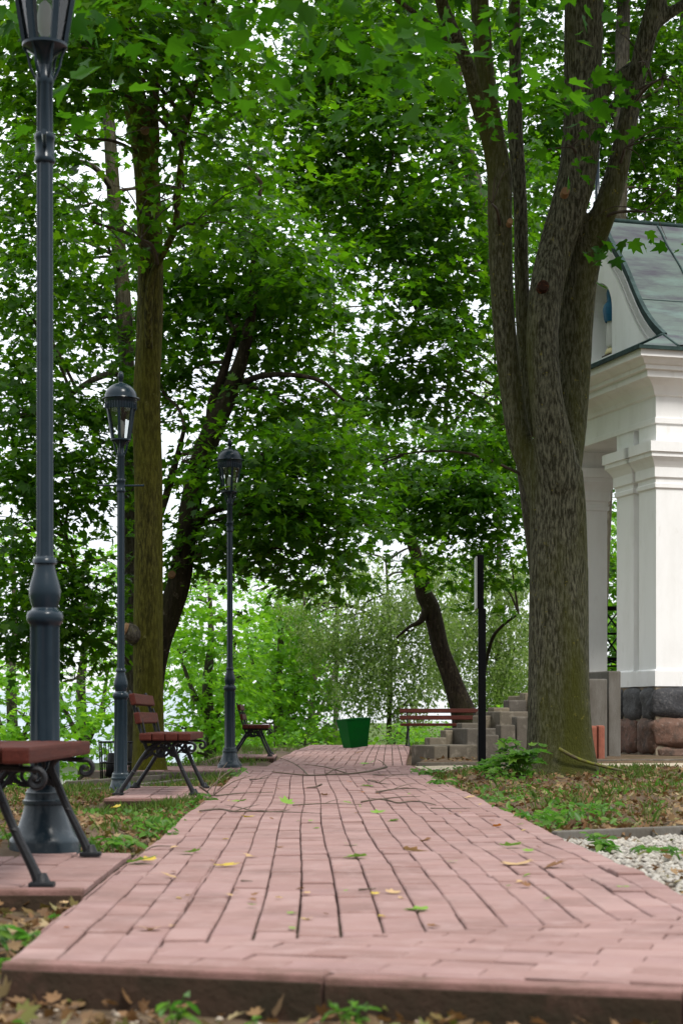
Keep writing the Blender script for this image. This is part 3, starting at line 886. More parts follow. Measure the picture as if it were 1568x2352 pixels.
course(0, 0, -.06, .2, 'x', [-.05, .86, 1.5, 2.6, 3.3, 4.4, 5.2, 6.4, 7.5], .60, ZP - .02, 0, 50)
course(0, 0, -.07, .2, 'x', [-.05, 1.3, 2.1, 3.2, 3.9, 5.0, 6.1, 7.5], .14, .58, 1, 70)
course(0, 0, -.05, .2, 'x', [.05, .9, 1.9, 2.7, 3.6, 4.8, 6, 7.5], -.05, .12, 1, 90)
mb.build('stone_plinth', [M['granite'], M['granitered'], M['mortar']], ch)
mb = MB()
mb.box(-.02, 2.42, 1.44, A - 1.44, ZP - .05, ZP + .22)
mb.box(.62, 2.42, .3, A - .3, ZP - .06, ZP + .21)
mb.build('porch_floor', M['concdark'], ch)
mb = MB()
yr = A - .45
z0, z1 = ZP + .2, 2.62
for z, th in ((z1, .08), (z1 - .48, .04), (z1 - .93, .06), (z0 + .26, .035)):
    mb.box(.66, 1.75, yr - .018, yr + .018, z - th, z)
nb = 3
for i in range(nb + 1):
    x = .66 + i * 1.09 / nb
    mb.box(x - .034, x + .034, yr - .03, yr + .03, z0, z1 + .01)
    if i < nb:
        for zz0, zz1 in ((z1 - .93, z1 - .48), (z1 - .48, z1 - .03), (z0 + .26, z1 - .95)):
            mb.tube([(x, yr, zz0), (x + 1.09 / nb, yr, zz1)], .015, 6, 1)
            mb.tube([(x, yr, zz1), (x + 1.09 / nb, yr, zz0)], .015, 6, 1)
mb.build('railing', M['black'], ch)

# statue in the niche (stands on the niche sill, faces out of the gable)
sl = Matrix.Translation(CH) @ Matrix.Rotation(PHI, 4, 'Z')
sp = sl @ Vector((GX + .20, 2.16, NZ0 + .001))
st = empty('statue', sp, PHI + R(90), 'painted statue in a blue cloak and white gown standing in the gable niche', 'statue')
mb = MB(); mb.box(-.15, .15, -.13, .13, 0, .06, 0, .01); mb.build('plinth', M['darkwood'], st)
mb = MB(); mb.lathe([(.12, .06), (.13, .10), (.10, .16), (.06, .18)], 14); mb.build('cloud_base', M['gold'], st)
mb = MB()
mb.lathe([(.10, .17), (.125, .24), (.12, .5), (.105, .66), (.12, .80), (.135, .88), (.10, .93), (.05, .96), (.04, 1.0)], 20, 0)
mb.v = [(x * 1.05, y * .72 + .01 * math.sin(9 * math.atan2(y, x)), z) for x, y, z in mb.v]
mb.build('gown', M['whiterobe'], st)
mb = MB()                                             # cloak, open at the front, with a veil over the head
vs, fs = [], []
pr = [(.12, .62), (.145, .68), (.155, .75), (.165, .84), (.14, .92), (.085, .98), (.085, 1.04), (.095, 1.12), (.075, 1.19), (.01, 1.22)]
na = 15
for r, z in pr:
    for q in range(na):
        a = R(-50) + R(280) * q / (na - 1)
        w = 1 + .07 * math.sin(q * 2.3 + z * 2)
        vs.append((r * w * math.cos(a) * 1.1, -r * w * math.sin(a) * .8 * -1 + .02, z))
for i in range(len(pr) - 1):
    for q in range(na - 1):
        fs.append((i * na + q, i * na + q + 1, i * na + na + q + 1, i * na + na + q))
mb.add(vs, fs, 0, True)
mb.tube([(.13, -.02, .86), (.17, -.10, .70), (.10, -.17, .66)], [.045, .05, .045], 8, 4)
mb.tube([(-.13, -.02, .86), (-.17, -.10, .70), (-.10, -.17, .66)], [.045, .05, .045], 8, 4)
mb.tube([(.15, -.12, .66), (.16, -.13, .5), (.13, -.10, .34)], [.05, .045, .02], 8, 4)
mb.tube([(-.15, -.12, .66), (-.16, -.13, .5), (-.13, -.10, .34)], [.05, .045, .02], 8, 4)
mb.build('cloak', M['bluerobe'], st)
mb = MB()
mb.lathe([(.02, .97), (.035, 1.0), (.052, 1.04), (.062, 1.09), (.058, 1.14), (.03, 1.18)], 14, 0, None, 0, -.02)
mb.build('head', M['skin'], st)
for s in (-1, 1):
    mb = MB()
    mb.tube([(s * .09, -.17, .66), (s * .04, -.21, .71), (s * .012, -.22, .77)], [.022, .02, .008], 8, 3)
    mb.build('hand', M['skin'], st)


# ------------------------------------------------------------------ concrete stairs, landing, posts
cs = empty('concrete_stairs', at(1000, 1749, 26.5), 0, 'stepped grey concrete block stairs climbing to the chapel porch', 'stairs')
off = cs.location.copy()
def block(name, u0, u1, vtop, Y, dep, mat_, zb=-.12, parent=cs, offv=off, c=.022, jz=0.0):
    p = at(u0, vtop, Y)
    w = (u1 - u0) * Y / F / (math.cos(PHI) - math.sin(PHI) * (u1 - U0) / F) - .014
    b = MB()
    Mx = Matrix.Translation((p.x, p.y, 0)) @ Matrix.Rotation(PHI + jz, 4, 'Z')
    b.box(0, w, 0, dep, zb, p.z, 0, c, Mx)
    return b.build(name, mat_, parent, offv)
for u0, u1, vt, Y in ((996, 1030, 1713, 26.5), (1032, 1105, 1711.5, 26.55), (1072, 1150, 1673, 27.0), (1147, 1225, 1634, 27.5), (1222, 1298, 1597, 28.0), (1295, 1362, 1566, 28.4)):
    block('step', u0, u1, vt, Y, 1.0, M['concrete'])
for u0, u1, vt in ((986, 1029, 1694), (1023, 1070, 1677), (1060, 1105, 1660.5), (1096, 1141, 1643.5), (1133, 1174, 1625), (1168, 1213, 1608), (1205, 1250, 1591), (1243, 1288, 1575), (1282, 1330, 1559)):
    block('cheek_post', u0, u1 - 2, vt, 27.4 + (u0 - 986) * .0035, .24, M['concrete'], jz=random.uniform(-.03, .03))
for u0, u1, vt in ((1106, 1149, 1688), (1149, 1187, 1665), (1186, 1226, 1646), (1225, 1264, 1627), (1263, 1302, 1608), (1301, 1342, 1588)):
    block('cheek_post', u0, u1 - 2, vt, 25.9 + (u0 - 1106) * .004, .22, M['concrete'], jz=random.uniform(-.04, .02))
block('landing_wall', 1341, 1396, 1559, 27.4, 1.2, M['concdark'])
block('landing_wall', 1397, 1427, 1541, 28.2, 1.1, M['concdark'])
pr1 = empty('concrete_post', gnd(1375, 1735), 0, 'short red concrete post at the foot of the chapel plinth, nearer the tree', 'post', 'red concrete posts')
block('shaft', 1352, 1373, 1667, 26.9, .16, M['redpost'], -.1, pr1, pr1.location.copy(), .03)
pr2 = empty('concrete_post', gnd(1386, 1735), 0, 'short red concrete post at the foot of the chapel plinth, nearer the stones', 'post', 'red concrete posts')
block('shaft', 1374, 1391, 1666, 26.9, .16, M['redpost'], -.1, pr2, pr2.location.copy(), .03)

# ------------------------------------------------------------------ street lamps
def make_lamp():
    r = empty('street_lamp')
    b = MB(); b.lathe([(.155, -.25), (.155, .0), (.153, .012), (.135, .03), (.115, .07), (.098, .12), (.090, .155), (.090, .162), (.096, .165), (.096, .18), (.088, .185), (.085, .20), (.085, .215), (.079, .22), (.077, .23)], 32)
    b.build('base', M['lampdust'], r, None, 40)
    b = MB(); b.lathe([(.070, .225), (.0685, .25, .13), (.0675, .93, .13), (.067, .945), (.074, .952), (.079, .965), (.079, .985), (.074, 1.0), (.060, 1.006), (.052, 1.02)], 48)
    b.build('shaft', M['lamp'], r, None, 50)
    b = MB(); b.lathe([(.052, 1.012), (.058, 1.03), (.067, 1.065), (.069, 1.09), (.064, 1.12), (.052, 1.16), (.044, 1.19), (.043, 1.205), (.052, 1.21), (.052, 1.228), (.043, 1.234), (.040, 1.24)], 32)
    b.build('vase', M['lamp'], r, None, 60)
    b = MB(); b.lathe([(.0385, 1.235), (.0385, 1.26, .13), (.037, 3.0, .13), (.0365, 3.28, .13), (.037, 3.285), (.040, 3.30), (.040, 3.315), (.036, 3.325), (.03, 3.37)], 48)
    b.build('pole', M['lamp'], r, None, 50)
    b = MB()
    b.lathe([(.040, 2.945), (.045, 2.95), (.045, 2.97), (.041, 2.975), (.041, 3.045), (.045, 3.05), (.045, 3.07), (.040, 3.075)], 24)
    b.tube([(-.225, 0, 3.015), (-.21, 0, 3.013), (0, 0, 3.01), (.21, 0, 3.013), (.225, 0, 3.015)], [.013, .0095, .0095, .0095, .013], 8, 1)
    b.build('crossbar', M['lamp'], r, None, 50)
    # lantern: six raking bars, glass, gallery, dome, finial
    z0, z1, r0, r1 = 3.46, 3.76, .088, .140
    b = MB()
    b.lathe([(.03, 3.36), (.032, 3.385), (.045, 3.41), (.086, 3.443), (.098, 3.447), (.098, 3.46), (.082, 3.463), (.07, 3.455)], 24)
    for i in range(6):
        a = R(60 * i + 25); c, s = math.cos(a), math.sin(a)
        b.tube([(.038 * c, .038 * s, 3.31), (.062 * c, .062 * s, 3.36), (.072 * c, .072 * s, 3.41), (.092 * c, .092 * s, 3.45)], .006, 6, 3)
    for i in range(6):
        a = R(60 * i + 25)
        c, s = math.cos(a), math.sin(a)
        P0, P1 = Vector((r0 * c, r0 * s, z0 - .01)), Vector((r1 * c, r1 * s, z1 + .01))
        t = Vector((-s, c, 0)) * .013; q = Vector((c, s, 0)) * .008
        b.add([P0 - t - q, P0 + t - q, P0 + t + q, P0 - t + q, P1 - t - q, P1 + t - q, P1 + t + q, P1 - t + q],
              [(0, 1, 5, 4), (1, 2, 6, 5), (2, 3, 7, 6), (3, 0, 4, 7), (0, 3, 2, 1), (4, 5, 6, 7)])
    b.lathe([(.142, z1 - .012), (.147, z1), (.147, z1 + .022), (.150, z1 + .03), (.152, z1 + .036), (.152, z1 + .06), (.158, z1 + .066), (.160, z1 + .085), (.150, z1 + .09)], 36)
    for i in range(36):
        a = 2 * math.pi * i / 36
        x, y = .150 * math.cos(a), .150 * math.sin(a)
        b.tube([(x, y, z1 - .012), (x, y, z1 + .055)], [.004, .006], 5, 1)
    cage = b.build('lantern_frame', M['lamp'], r, None, 45)
    b = MB()
    for i in range(6):
        a0, a1 = R(60 * i + 25), R(60 * i + 85)
        q0, q1 = r0 - .004, r1 - .004
        b.add([(q0 * math.cos(a0), q0 * math.sin(a0), z0), (q0 * math.cos(a1), q0 * math.sin(a1), z0), (q1 * math.cos(a1), q1 * math.sin(a1), z1), (q1 * math.cos(a0), q1 * math.sin(a0), z1)], [(0, 1, 2, 3)])
    b.build('glass', M['glass'], r)
    b = MB()
    zt = z1 + .085
    dome = [(.17, zt - .002), (.185, zt + .002), (.182, zt + .010), (.158, zt + .016)] + [(.156 * math.cos(t), zt + .018 + .142 * math.sin(t)) for t in np.linspace(.06, 1.42, 12)] + [(.02, zt + .165)]
    b.lathe(dome, 36)
    b.build('dome_cap', M['lamp'], r, None, 50)
    b = MB(); zf_ = zt + .155
    b.lathe([(.024, zf_), (.016, zf_ + .012), (.016, zf_ + .02), (.024, zf_ + .028), (.022, zf_ + .045), (.028, zf_ + .05), (.027, zf_ + .085), (.018, zf_ + .11), (.004, zf_ + .122)], 14)
    b.build('finial', M['lamp'], r, None, 60)
    b = MB(); b.lathe([(.018, 3.46), (.018, 3.50), (.030, 3.52), (.034, 3.58), (.026, 3.63), (.006, 3.65)], 14)
    b.build('bulb', M['boardface'], r)
    return r
lp = make_lamp()
def place_lamp(o, u, s, vb, rz, label):
    z = EYE - (vb - V0) / s
    Y = F / s
    o.location = ((u - U0) / s, Y, z); o.rotation_euler = (0, 0, rz)
    tag(o, label, 'street lamp', 'dark blue street lamps along the path')
l2, l3 = copy_tree(lp), copy_tree(lp)
place_lamp(lp, 104, 512, 1933, R(97), 'nearest dark blue street lamp, rising behind the bench at the picture edge')
place_lamp(l2, 278, 237, 1829, R(3), 'dark blue street lamp with sideways crossbar beside the mossy trunk and full bench')
place_lamp(l3, 528, 182, 1758, R(80), 'most distant of the dark blue street lamps, next to the small far bench')
lp.rotation_euler[1] = R(-.5); lp.scale = (1.03,) * 3

# ------------------------------------------------------------------ benches
def make_bench(L=1.78):
    r = empty('park_bench')
    for i in range(4):
        b = MB(); x1 = .0 - i * .104
        b.box(x1 - .098, x1, 0, L, .435, .495, 0, .012)
        b.build('seat_slat', M['redwood'], r)
    for z, x, t in ((.615, -.425, R(-11)), (.765, -.462, R(-13))):
        b = MB()
        b.box(-.024, .024, 0, L, -.046, .046, 0, .011, Matrix.Translation((x, 0, z)) @ Matrix.Rotation(t, 4, 'Y'))
        b.build('back_slat', M['redwood'], r)
    for y in (.16, L - .16):
        b = MB()
        T = lambda pts, rad=.011, per=6: b.tube([(x, y, z) for x, z in pts], [q * 1.2 for q in rad] if hasattr(rad, '__len__') else rad * 1.2, 8, per)
        T([(.015, .0), (-.01, .06), (-.078, .20), (-.120, .30), (-.15, .385), (-.12, .425)], [.020, .016, .014, .015, .013, .012])       # front leg
        T([(-.585, .0), (-.55, .06), (-.47, .18), (-.40, .29), (-.335, .375), (-.25, .42)], [.020, .016, .014, .015, .013, .012])      # rear leg
        T([(-.06, .422), (-.2, .428), (-.38, .425), (-.405, .44)], .012)                       # seat bearer
        T([(-.36, .36), (-.385, .43), (-.42, .54), (-.452, .66), (-.492, .80), (-.505, .835)], [.012, .013, .012, .012, .012, .010])    # rear upright
        T([(-.355, .43), (-.375, .48), (-.398, .58), (-.438, .70)], .008)
        # scroll under the front edge
        sc = [(-.12, .42)] + [(-.005 + (.045 - .005 * k) * math.cos(R(120 - 52 * k)), .375 + (.045 - .005 * k) * math.sin(R(120 - 52 * k))) for k in range(9)]
        T(sc, .0095, 4)
        T([(-.135, .30), (-.19, .36), (-.25, .375), (-.31, .36), (-.36, .30), (-.40, .285)], .009)
        T([(-.15, .385), (-.2, .32), (-.25, .305), (-.30, .32), (-.345, .39)], .009)
        for cx, cz, rr in ((-.25, .345, .030), (-.155, .335, .024), (-.345, .335, .024), (-.20, .395, .018), (-.30, .395, .018)):
            T([(cx + rr * math.cos(a), cz + rr * math.sin(a)) for a in np.linspace(0, 2 * math.pi, 13)], .0075, 2)
        # knuckles and feet
        for cx, cz in ((-.078, .20), (-.47, .18), (-.120, .30)):
            b.tube([(cx - .006, y, cz - .012), (cx, y, cz), (cx + .003, y, cz + .012)], [.012, .021, .012], 8, 2)
        for cx in (.02, -.592):
            b.box(cx - .045, cx + .045, y - .035, y + .035, -.004, .014, 0, .006)
            b.tube([(cx, y, .010), (cx - .002 if cx > -.3 else cx + .008, y, .045)], [.032, .018], 10, 1)
        b.build('iron_frame', M['iron'], r, None, 40)
    return r
bn = make_bench()
grp = 'slatted park benches with black iron legs'
def place_bench(o, x, y, z, rz, label):
    o.location = (x, y, z); o.rotation_euler = (0, 0, rz)
    tag(o, label, 'bench', grp)
b2, b3, b4 = (copy_tree(bn) for _ in range(3))
place_bench(bn, -.958, 6.32, .006, 0, 'blurred red slatted bench cut off by the left picture edge in front of a lamp')
place_bench(b2, -.925, 14.55, -.012, R(0), 'red brown slatted bench with scrolled iron legs between lamp and mossy trunk')
place_bench(b3, -.60, 28.6, .006, R(0), 'small far slatted bench just right of the most distant street lamp')
place_bench(b4, 2.02, 39.2, .0, R(-88), 'red slatted bench seen from the front below the leaning dark trunk')

# ------------------------------------------------------------------ sign post, bins
sp_ = empty('sign_post', (at(1106, 1762, 21).x, 21, 0), R(-3.2), 'slim black square post carrying an edge-on white board, in front of the stairs', 'sign post')
b = MB(); b.box(-.044, .044, -.044, .044, -.12, 1.86, 0, .004); b.build('post', M['black'], sp_)
b = MB(); b.box(-.062, .020, -.038, .040, 1.861, 2.475, 0, .004); b.build('frame', M['black'], sp_)
b = MB(); b.box(-.080, -.0625, -.24, .20, 1.85, 2.44, 0, .003); b.build('board', M['boardface'], sp_)
gb = empty('litter_bin', (at(816, 1718, 37).x, 37, .02), R(28), 'tapered dark green metal litter bin at the far end of the brick path', 'bin')
b = MB()
w0, w1, h = .195, .275, .57
vs = []
for w, z in ((w0, 0), (w1, h), (w1 - .012, h), (w0 - .01, .03)):
    vs += [(-w, -w * .8, z), (w, -w * .8, z), (w, w * .8, z), (-w, w * .8, z)]
fs = [(3, 2, 1, 0), (12, 13, 14, 15)]
for i in range(3):
    for q in range(4):
        q2 = (q + 1) % 4
        fs.append((i * 4 + q, i * 4 + q2, i * 4 + 4 + q2, i * 4 + 4 + q))
b.add(vs, fs); body = b.build('body', M['binpaint'], gb)
b = MB()
for (x0, y0), (x1, y1) in (((-1, -1), (1, -1)), ((1, -1), (1, 1)), ((1, 1), (-1, 1)), ((-1, 1), (-1, -1))):
    b.tube([(x0 * w1, y0 * w1 * .8, h), (x1 * w1, y1 * w1 * .8, h)], .009, 6, 1)
b.build('rim', M['binpaint'], gb)
gb.rotation_euler[1] = R(-5)
wb = empty('wire_bin', (at(266, 1780, 20.5).x, 20.5, -.16), 0, 'dark open wire litter basket half hidden behind the street lamp and trunk', 'bin')
b = MB()
for i in range(18):
    a = 2 * math.pi * i / 18
    b.tube([(.15 * math.cos(a), .15 * math.sin(a), .02), (.17 * math.cos(a), .17 * math.sin(a), .45)], .005, 5, 1)
b.build('bars', M['black'], wb)
b = MB()
for z, rr in ((.02, .15), (.24, .16), (.45, .17)):
    b = MB(); b.tube([(rr * math.cos(a), rr * math.sin(a), z) for a in np.linspace(0, 2 * math.pi, 25)], .009, 6, 1); b.build('hoop', M['black'], wb)
b = MB(); b.lathe([(.15, .0), (.15, .025)], 18); b.build('floor', M['black'], wb)
b = MB(); b.tube([(.02, 0, .02), (.02, 0, .5)], .018, 8, 1); b.tube([(-.05, -.03, .1), (-.03, .05, .32)], [.05, .06], 8, 3); b.build('post', M['black'], wb); wb.scale = (1.1,) * 3

# ------------------------------------------------------------------ house below the hill
hp_ = at(200, 1790, 62)
hs = empty('house', (hp_.x, hp_.y, -2.8), R(6), 'white low house with grey sheet roof down the slope behind the nearest lamp', 'house')
b = MB(); b.box(-3.2, 3.2, 0, 6, -3, 2.0); b.build('wall', M['plaster'], hs)
b = MB()
b.add([(-3.6, -.5, 1.9), (3.6, -.5, 1.9), (3.6, 6.5, 1.9), (-3.6, 6.5, 1.9), (-3.6, 3, 4.35), (3.6, 3, 4.35)], [(0, 1, 5, 4), (2, 3, 4, 5), (0, 4, 3), (1, 2, 5), (3, 2, 1, 0)])
b.build('roof', M['roofsheet'], hs)
for x in (-1.9, -.2, 1.5):
    b = MB(); b.box(x, x + .8, -.04, .02, .35, 1.35); w_ = b.build('window', M['windowdark'], hs)
    b = MB(); b.box(x - .08, x + .88, -.07, -.041, .25, .33); b.box(x + .37, x + .43, -.06, -.041, .35, 1.35); b.build('frame', M['plaster'], w_)

# ------------------------------------------------------------------ trees
def base_at(u, v, Y, dz=0.0):
    p = at(u, v, Y); p.z += dz
    return p
def knots(items):
    def f(root, base):
        for u, v, Y, r, m, dx in items:
            p = at(u, v, Y)
            b = MB()
            d = Vector((dx, -1, .1)).normalized()
            b.tube([p - d * .10, p - d * .01, p], [r * 1.2, r * 1.1, r], 14, 1); b.s = [False] * len(b.s)
            b.build('knot', M[m], root, base)
    return f
# 1. the many-stemmed maple on the right
Yt = 17.8
T1 = [
    [(1283, 1810, Yt, 262), (1285, 1783, Yt, 208), (1286, 1755, Yt, 172), (1284, 1700, Yt, 153), (1283, 1600, Yt, 143), (1282, 1400, Yt, 137), (1280, 1250, Yt, 132), (1279, 1150, Yt, 130), (1276, 1080, Yt, 128)],
    [(1262, 1180, Yt, 88), (1228, 1085, Yt + .05, 66), (1194, 1010, Yt + .08, 58), (1174, 900, Yt + .1, 54), (1160, 780, Yt + .1, 53), (1151, 640, Yt + .05, 54), (1147, 500, Yt, 58), (1146, 400, Yt, 58), (1132, 300, Yt, 50), (1112, 160, Yt, 46), (1100, 0, Yt, 43), (1085, -220, Yt, 36), (1060, -480, Yt, 22)],
    [(1146, 440, Yt, 50), (1128, 340, Yt - .05, 40), (1096, 235, Yt - .2, 37), (1066, 130, Yt - .4, 34), (1030, 50, Yt - .6, 32), (1010, -10, Yt - .8, 30), (985, -160, Yt - 1, 24), (940, -400, Yt - 1.2, 15)],
    [(1030, 90, Yt - .6, 20), (990, 60, Yt - .8, 18), (945, 25, Yt - 1, 15), (905, -5, Yt - 1.2, 13), (800, -90, Yt - 2.2, 8)],
    [(1225, 1000, Yt + .4, 44), (1210, 850, Yt + .5, 42), (1200, 700, Yt + .5, 36), (1196, 600, Yt + .5, 34), (1193, 450, Yt + .5, 33), (1183, 300, Yt + .5, 36), (1182, 150, Yt + .5, 30), (1180, 0, Yt + .5, 28), (1176, -300, Yt + .6, 20)],
    [(1280, 1120, Yt - .05, 118), (1268, 1010, Yt - .14, 90), (1252, 900, Yt - .18, 76), (1245, 780, Yt - .15, 75), (1254, 660, Yt - .1, 79), (1278, 560, Yt, 82), (1308, 470, Yt, 86), (1326, 400, Yt, 88), (1334, 300, Yt, 88), (1336, 200, Yt, 86), (1340, 60, Yt, 90), (1342, -60, Yt, 86), (1345, -300, Yt, 62), (1350, -520, Yt, 34)],
    [(1285, 1130, Yt + .1, 88), (1308, 1010, Yt + .25, 70), (1315, 880, Yt + .32, 76), (1318, 760, Yt + .34, 86), (1330, 640, Yt + .30, 86), (1350, 560, Yt + .22, 78), (1385, 490, Yt + .1, 60), (1412, 410, Yt + .1, 55), (1432, 320, Yt + .1, 47), (1452, 220, Yt + .1, 45), (1480, 100, Yt, 45), (1508, 0, Yt, 46), (1550, -200, Yt, 34), (1600, -420, Yt, 20)],
    [(1368, 260, Yt + .05, 30), (1392, 205, Yt + .05, 27), (1430, 165, Yt + .1, 22), (1470, 135, Yt + .2, 16)],
    [(1350, 300, Yt + .1, 26), (1392, 268, Yt + .2, 24), (1425, 215, Yt + .3, 20)],
    [(1495, 60, Yt, 32), (1530, 35, Yt, 28), (1575, 5, Yt, 24), (1680, -80, Yt, 14)],
]
blobs1 = [(560, 20, 170, 50, 9.5, 1, .5), (800, 0, 130, 50, 10, 1, .5), (400, 25, 100, 45, 10.5, .8, .5), (280, 20, 60, 50, 13, .8, .5), (545, 110, 60, 35, 9, .4, .3), (930, 40, 70, 60, 11, .8, .5), (700, 70, 60, 40, 9.5, .5, .3),
          (1222, 40, 50, 55, 13.5, .35, .8), (1240, 165, 34, 40, 13.5, .3, .9), (1230, 260, 40, 30, 15, .4, .7), (985, 170, 30, 60, 14, .4, .5),
          (1480, 190, 20, 60, 17.2, .3, .16), (1455, 330, 20, 50, 17.2, .3, .2), (1550, 190, 30, 40, 17, .4, .3), (1300, 330, 18, 30, 17.2, .2, .5), (1130, 470, 20, 60, 16.8, .3, .3), (1480, 500, 35, 14, 17.3, .2, .25),
          (1180, -330, 260, 120, 17.5, 3, .5), (900, -300, 260, 110, 15, 3, .5), (1500, -340, 220, 130, 17.5, 3, .5), (600, -240, 260, 70, 11.5, 2, .5), (1350, -560, 300, 150, 18, 3.5, .4),
          (2250, -1750, 900, 450, 13, 2.6, .28), (1750, -1300, 700, 400, 14.5, 2.4, .3), (2350, -1250, 600, 350, 15.5, 2.2, .3), (1500, -900, 450, 250, 16.5, 2.2, .35)]  # unseen overhead clumps, added to shade the trunk and stems from the sun
tree('multi_stem_maple', 'broad maple with several stems forking above head height, right of the brick path', 'tree', base_at(1283, 1783, Yt, 0), T1, M['bark'], blobs1, M['leafnear'], 120, .165, remesh=.028, limb=.02,
     extra=knots([(1247, 655, Yt - .34, .050, 'rottenwood', .0), (1298, 438, Yt - .36, .036, 'cutwood', .0), (1171, 507, Yt - .24, .026, 'cutwood', .0)]), per=9)
# 2. straight mossy trunk on the left
T2 = [[(342, 1805, 22, 130), (341, 1775, 22, 96), (341, 1735, 22, 78), (342, 1650, 22, 70), (341, 1500, 22, 68), (340, 1300, 22, 65), (340, 1100, 22, 63), (338, 950, 22, 63), (343, 800, 22, 59), (345, 650, 22, 58), (342, 500, 22, 57), (338, 400, 22, 58), (330, 330, 22, 60), (316, 260, 22, 58), (302, 195, 22, 54), (290, 120, 22, 48), (275, 0, 22, 40), (255, -200, 22, 28)],
      [(338, 430, 22, 36), (352, 330, 22, 30), (352, 250, 22, 24), (365, 150, 22, 16)],
      [(344, 800, 21.7, 17), (341, 730, 21.55, 19), (346, 655, 21.5, 18), (368, 595, 21.5, 17), (397, 540, 21.5, 15), (405, 500, 21.5, 14), (409, 453, 21.5, 13), (417, 352, 21.5, 12), (437, 255, 21.5, 11), (466, 125, 21.5, 9), (480, 40, 21.5, 6)]]
blobs2 = [(230, 60, 150, 80, 20, 1.5), (420, 90, 120, 80, 21, 1.5), (120, 170, 100, 80, 20, 1.2), (190, 110, 70, 50, 19, 1, 1.1), (470, 230, 90, 60, 21, 1), (130, 330, 60, 60, 21, 1, .8), (390, 300, 60, 50, 20.5, .6, .7),
          (390, 430, 70, 40, 20.5, .6, .7), (190, 500, 40, 50, 21, .5, .6), (330, 480, 25, 20, 20.8, .3, .6), (480, 520, 60, 40, 21, .6, .6), (330, 540, 30, 20, 20.5, .3, .5), (200, -120, 300, 120, 21, 3, .6), (40, 20, 70, 60, 19, 1.5, .5), (430, -100, 200, 80, 21, 2.5, .6), (950, -1250, 700, 300, 17, 2.4, .3), (500, -1000, 600, 300, 18.5, 2.2, .3), (150, -700, 500, 250, 20, 2.2, .35)]  # clumps far above the view are added to shade the mossy trunk
def stub(root, base):
    b = MB()
    p = at(322, 1462, 22)
    b.tube([p, at(303, 1455, 21.9), at(290, 1447, 21.85)], [.13, .115, .095], 12, 3)
    b.build('limb_stub', M['barkgrey'], root, base)
    b = MB()
    q = at(290, 1447, 21.85); b.tube([q + Vector((-.002, 0, 0)), q + Vector((-.03, -.01, .012))], [.088, .085], 12, 1)
    b.s = [False] * len(b.s)
    b.build('cut_face', M['cutwood'], root, base)
    b = MB(); p = at(333, 300, 21.62); b.tube([p, p + Vector((.01, -.03, 0))], [.055, .05], 10, 1); b.s = [False] * len(b.s); b.build('cut_face', M['cutwood'], root, base)
tree('mossy_maple', 'tall straight maple with yellow-green mossy trunk behind the sideways-barred lamp', 'tree', base_at(342, 1775, 22), T2, M['barkmoss'], blobs2, M['leaf'], 105, .165, extra=stub, limb=.028, n=28, bump=.045)
# 3. leaning dark maple
T3 = [[(342, 1790, 26, 66), (342, 1700, 26, 60), (347, 1570, 26, 58), (364, 1480, 26, 58), (386, 1415, 26, 57), (412, 1335, 26, 53), (428, 1240, 26, 48), (440, 1150, 26, 48), (460, 1060, 26, 50), (492, 980, 26, 48), (525, 910, 26, 40), (550, 840, 26, 32), (568, 770, 26, 26), (580, 690, 26, 20), (585, 560, 26, 14), (600, 420, 26, 8)],
      [(490, 1000, 26, 32), (488, 930, 26.2, 26), (512, 860, 26.3, 20), (540, 760, 26.4, 14)],
      [(560, 880, 26, 17), (590, 866, 25.6, 14), (640, 860, 25.2, 12), (700, 865, 25, 10), (745, 880, 25, 9), (790, 920, 24.8, 6)],
      [(448, 1200, 26, 24), (475, 1180, 25.6, 19), (520, 1162, 25.4, 16), (560, 1156, 25.2, 12), (620, 1150, 25, 8)],
      [(365, 1200, 26.3, 12), (390, 1110, 26.3, 18), (408, 1045, 26.3, 13), (425, 980, 26.3, 9)]]
blobs3 = [(450, 690, 80, 90, 27.6, 1.2), (600, 560, 110, 90, 26, 2), (520, 380, 110, 80, 27, 2), (690, 700, 110, 90, 26, 2), (440, 880, 50, 80, 27.4, 1.0, .9), (650, 790, 80, 50, 27.3, 1.0, .9), (690, 940, 100, 50, 26.6, 1.2, 1.1), (620, 1030, 80, 60, 25, 1.2, 1.1),
          (720, 1060, 90, 70, 25, 1.3, 1.1), (600, 1140, 90, 60, 25, 1.2, 1.2), (700, 1200, 100, 60, 25, 1.2, 1.2), (540, 1230, 80, 50, 26, 1, 1.1), (640, 1280, 70, 40, 25.5, .8, .9), (790, 1230, 60, 60, 25, .9, .9), (430, 1060, 40, 50, 25.5, .6, .7), (480, 1290, 60, 40, 26, .8, .8), (380, 900, 30, 70, 27, .6, .6),
          (560, 720, 90, 60, 27, 1.5, .9), (420, 600, 60, 70, 27.5, 1, .8), (750, 1300, 40, 50, 25, .6, .8), (530, 1080, 40, 50, 27, .8, .7)]
tree('leaning_maple', 'dark leaning maple whose trunk slants right from behind the mossy maple', 'tree', base_at(342, 1770, 26), T3, M['barkdark'], blobs3, M['leaf'], 120, .17, extra=knots([(396, 1318, 25.66, .045, 'cutwood', .2)]), limb=.03, n=16)
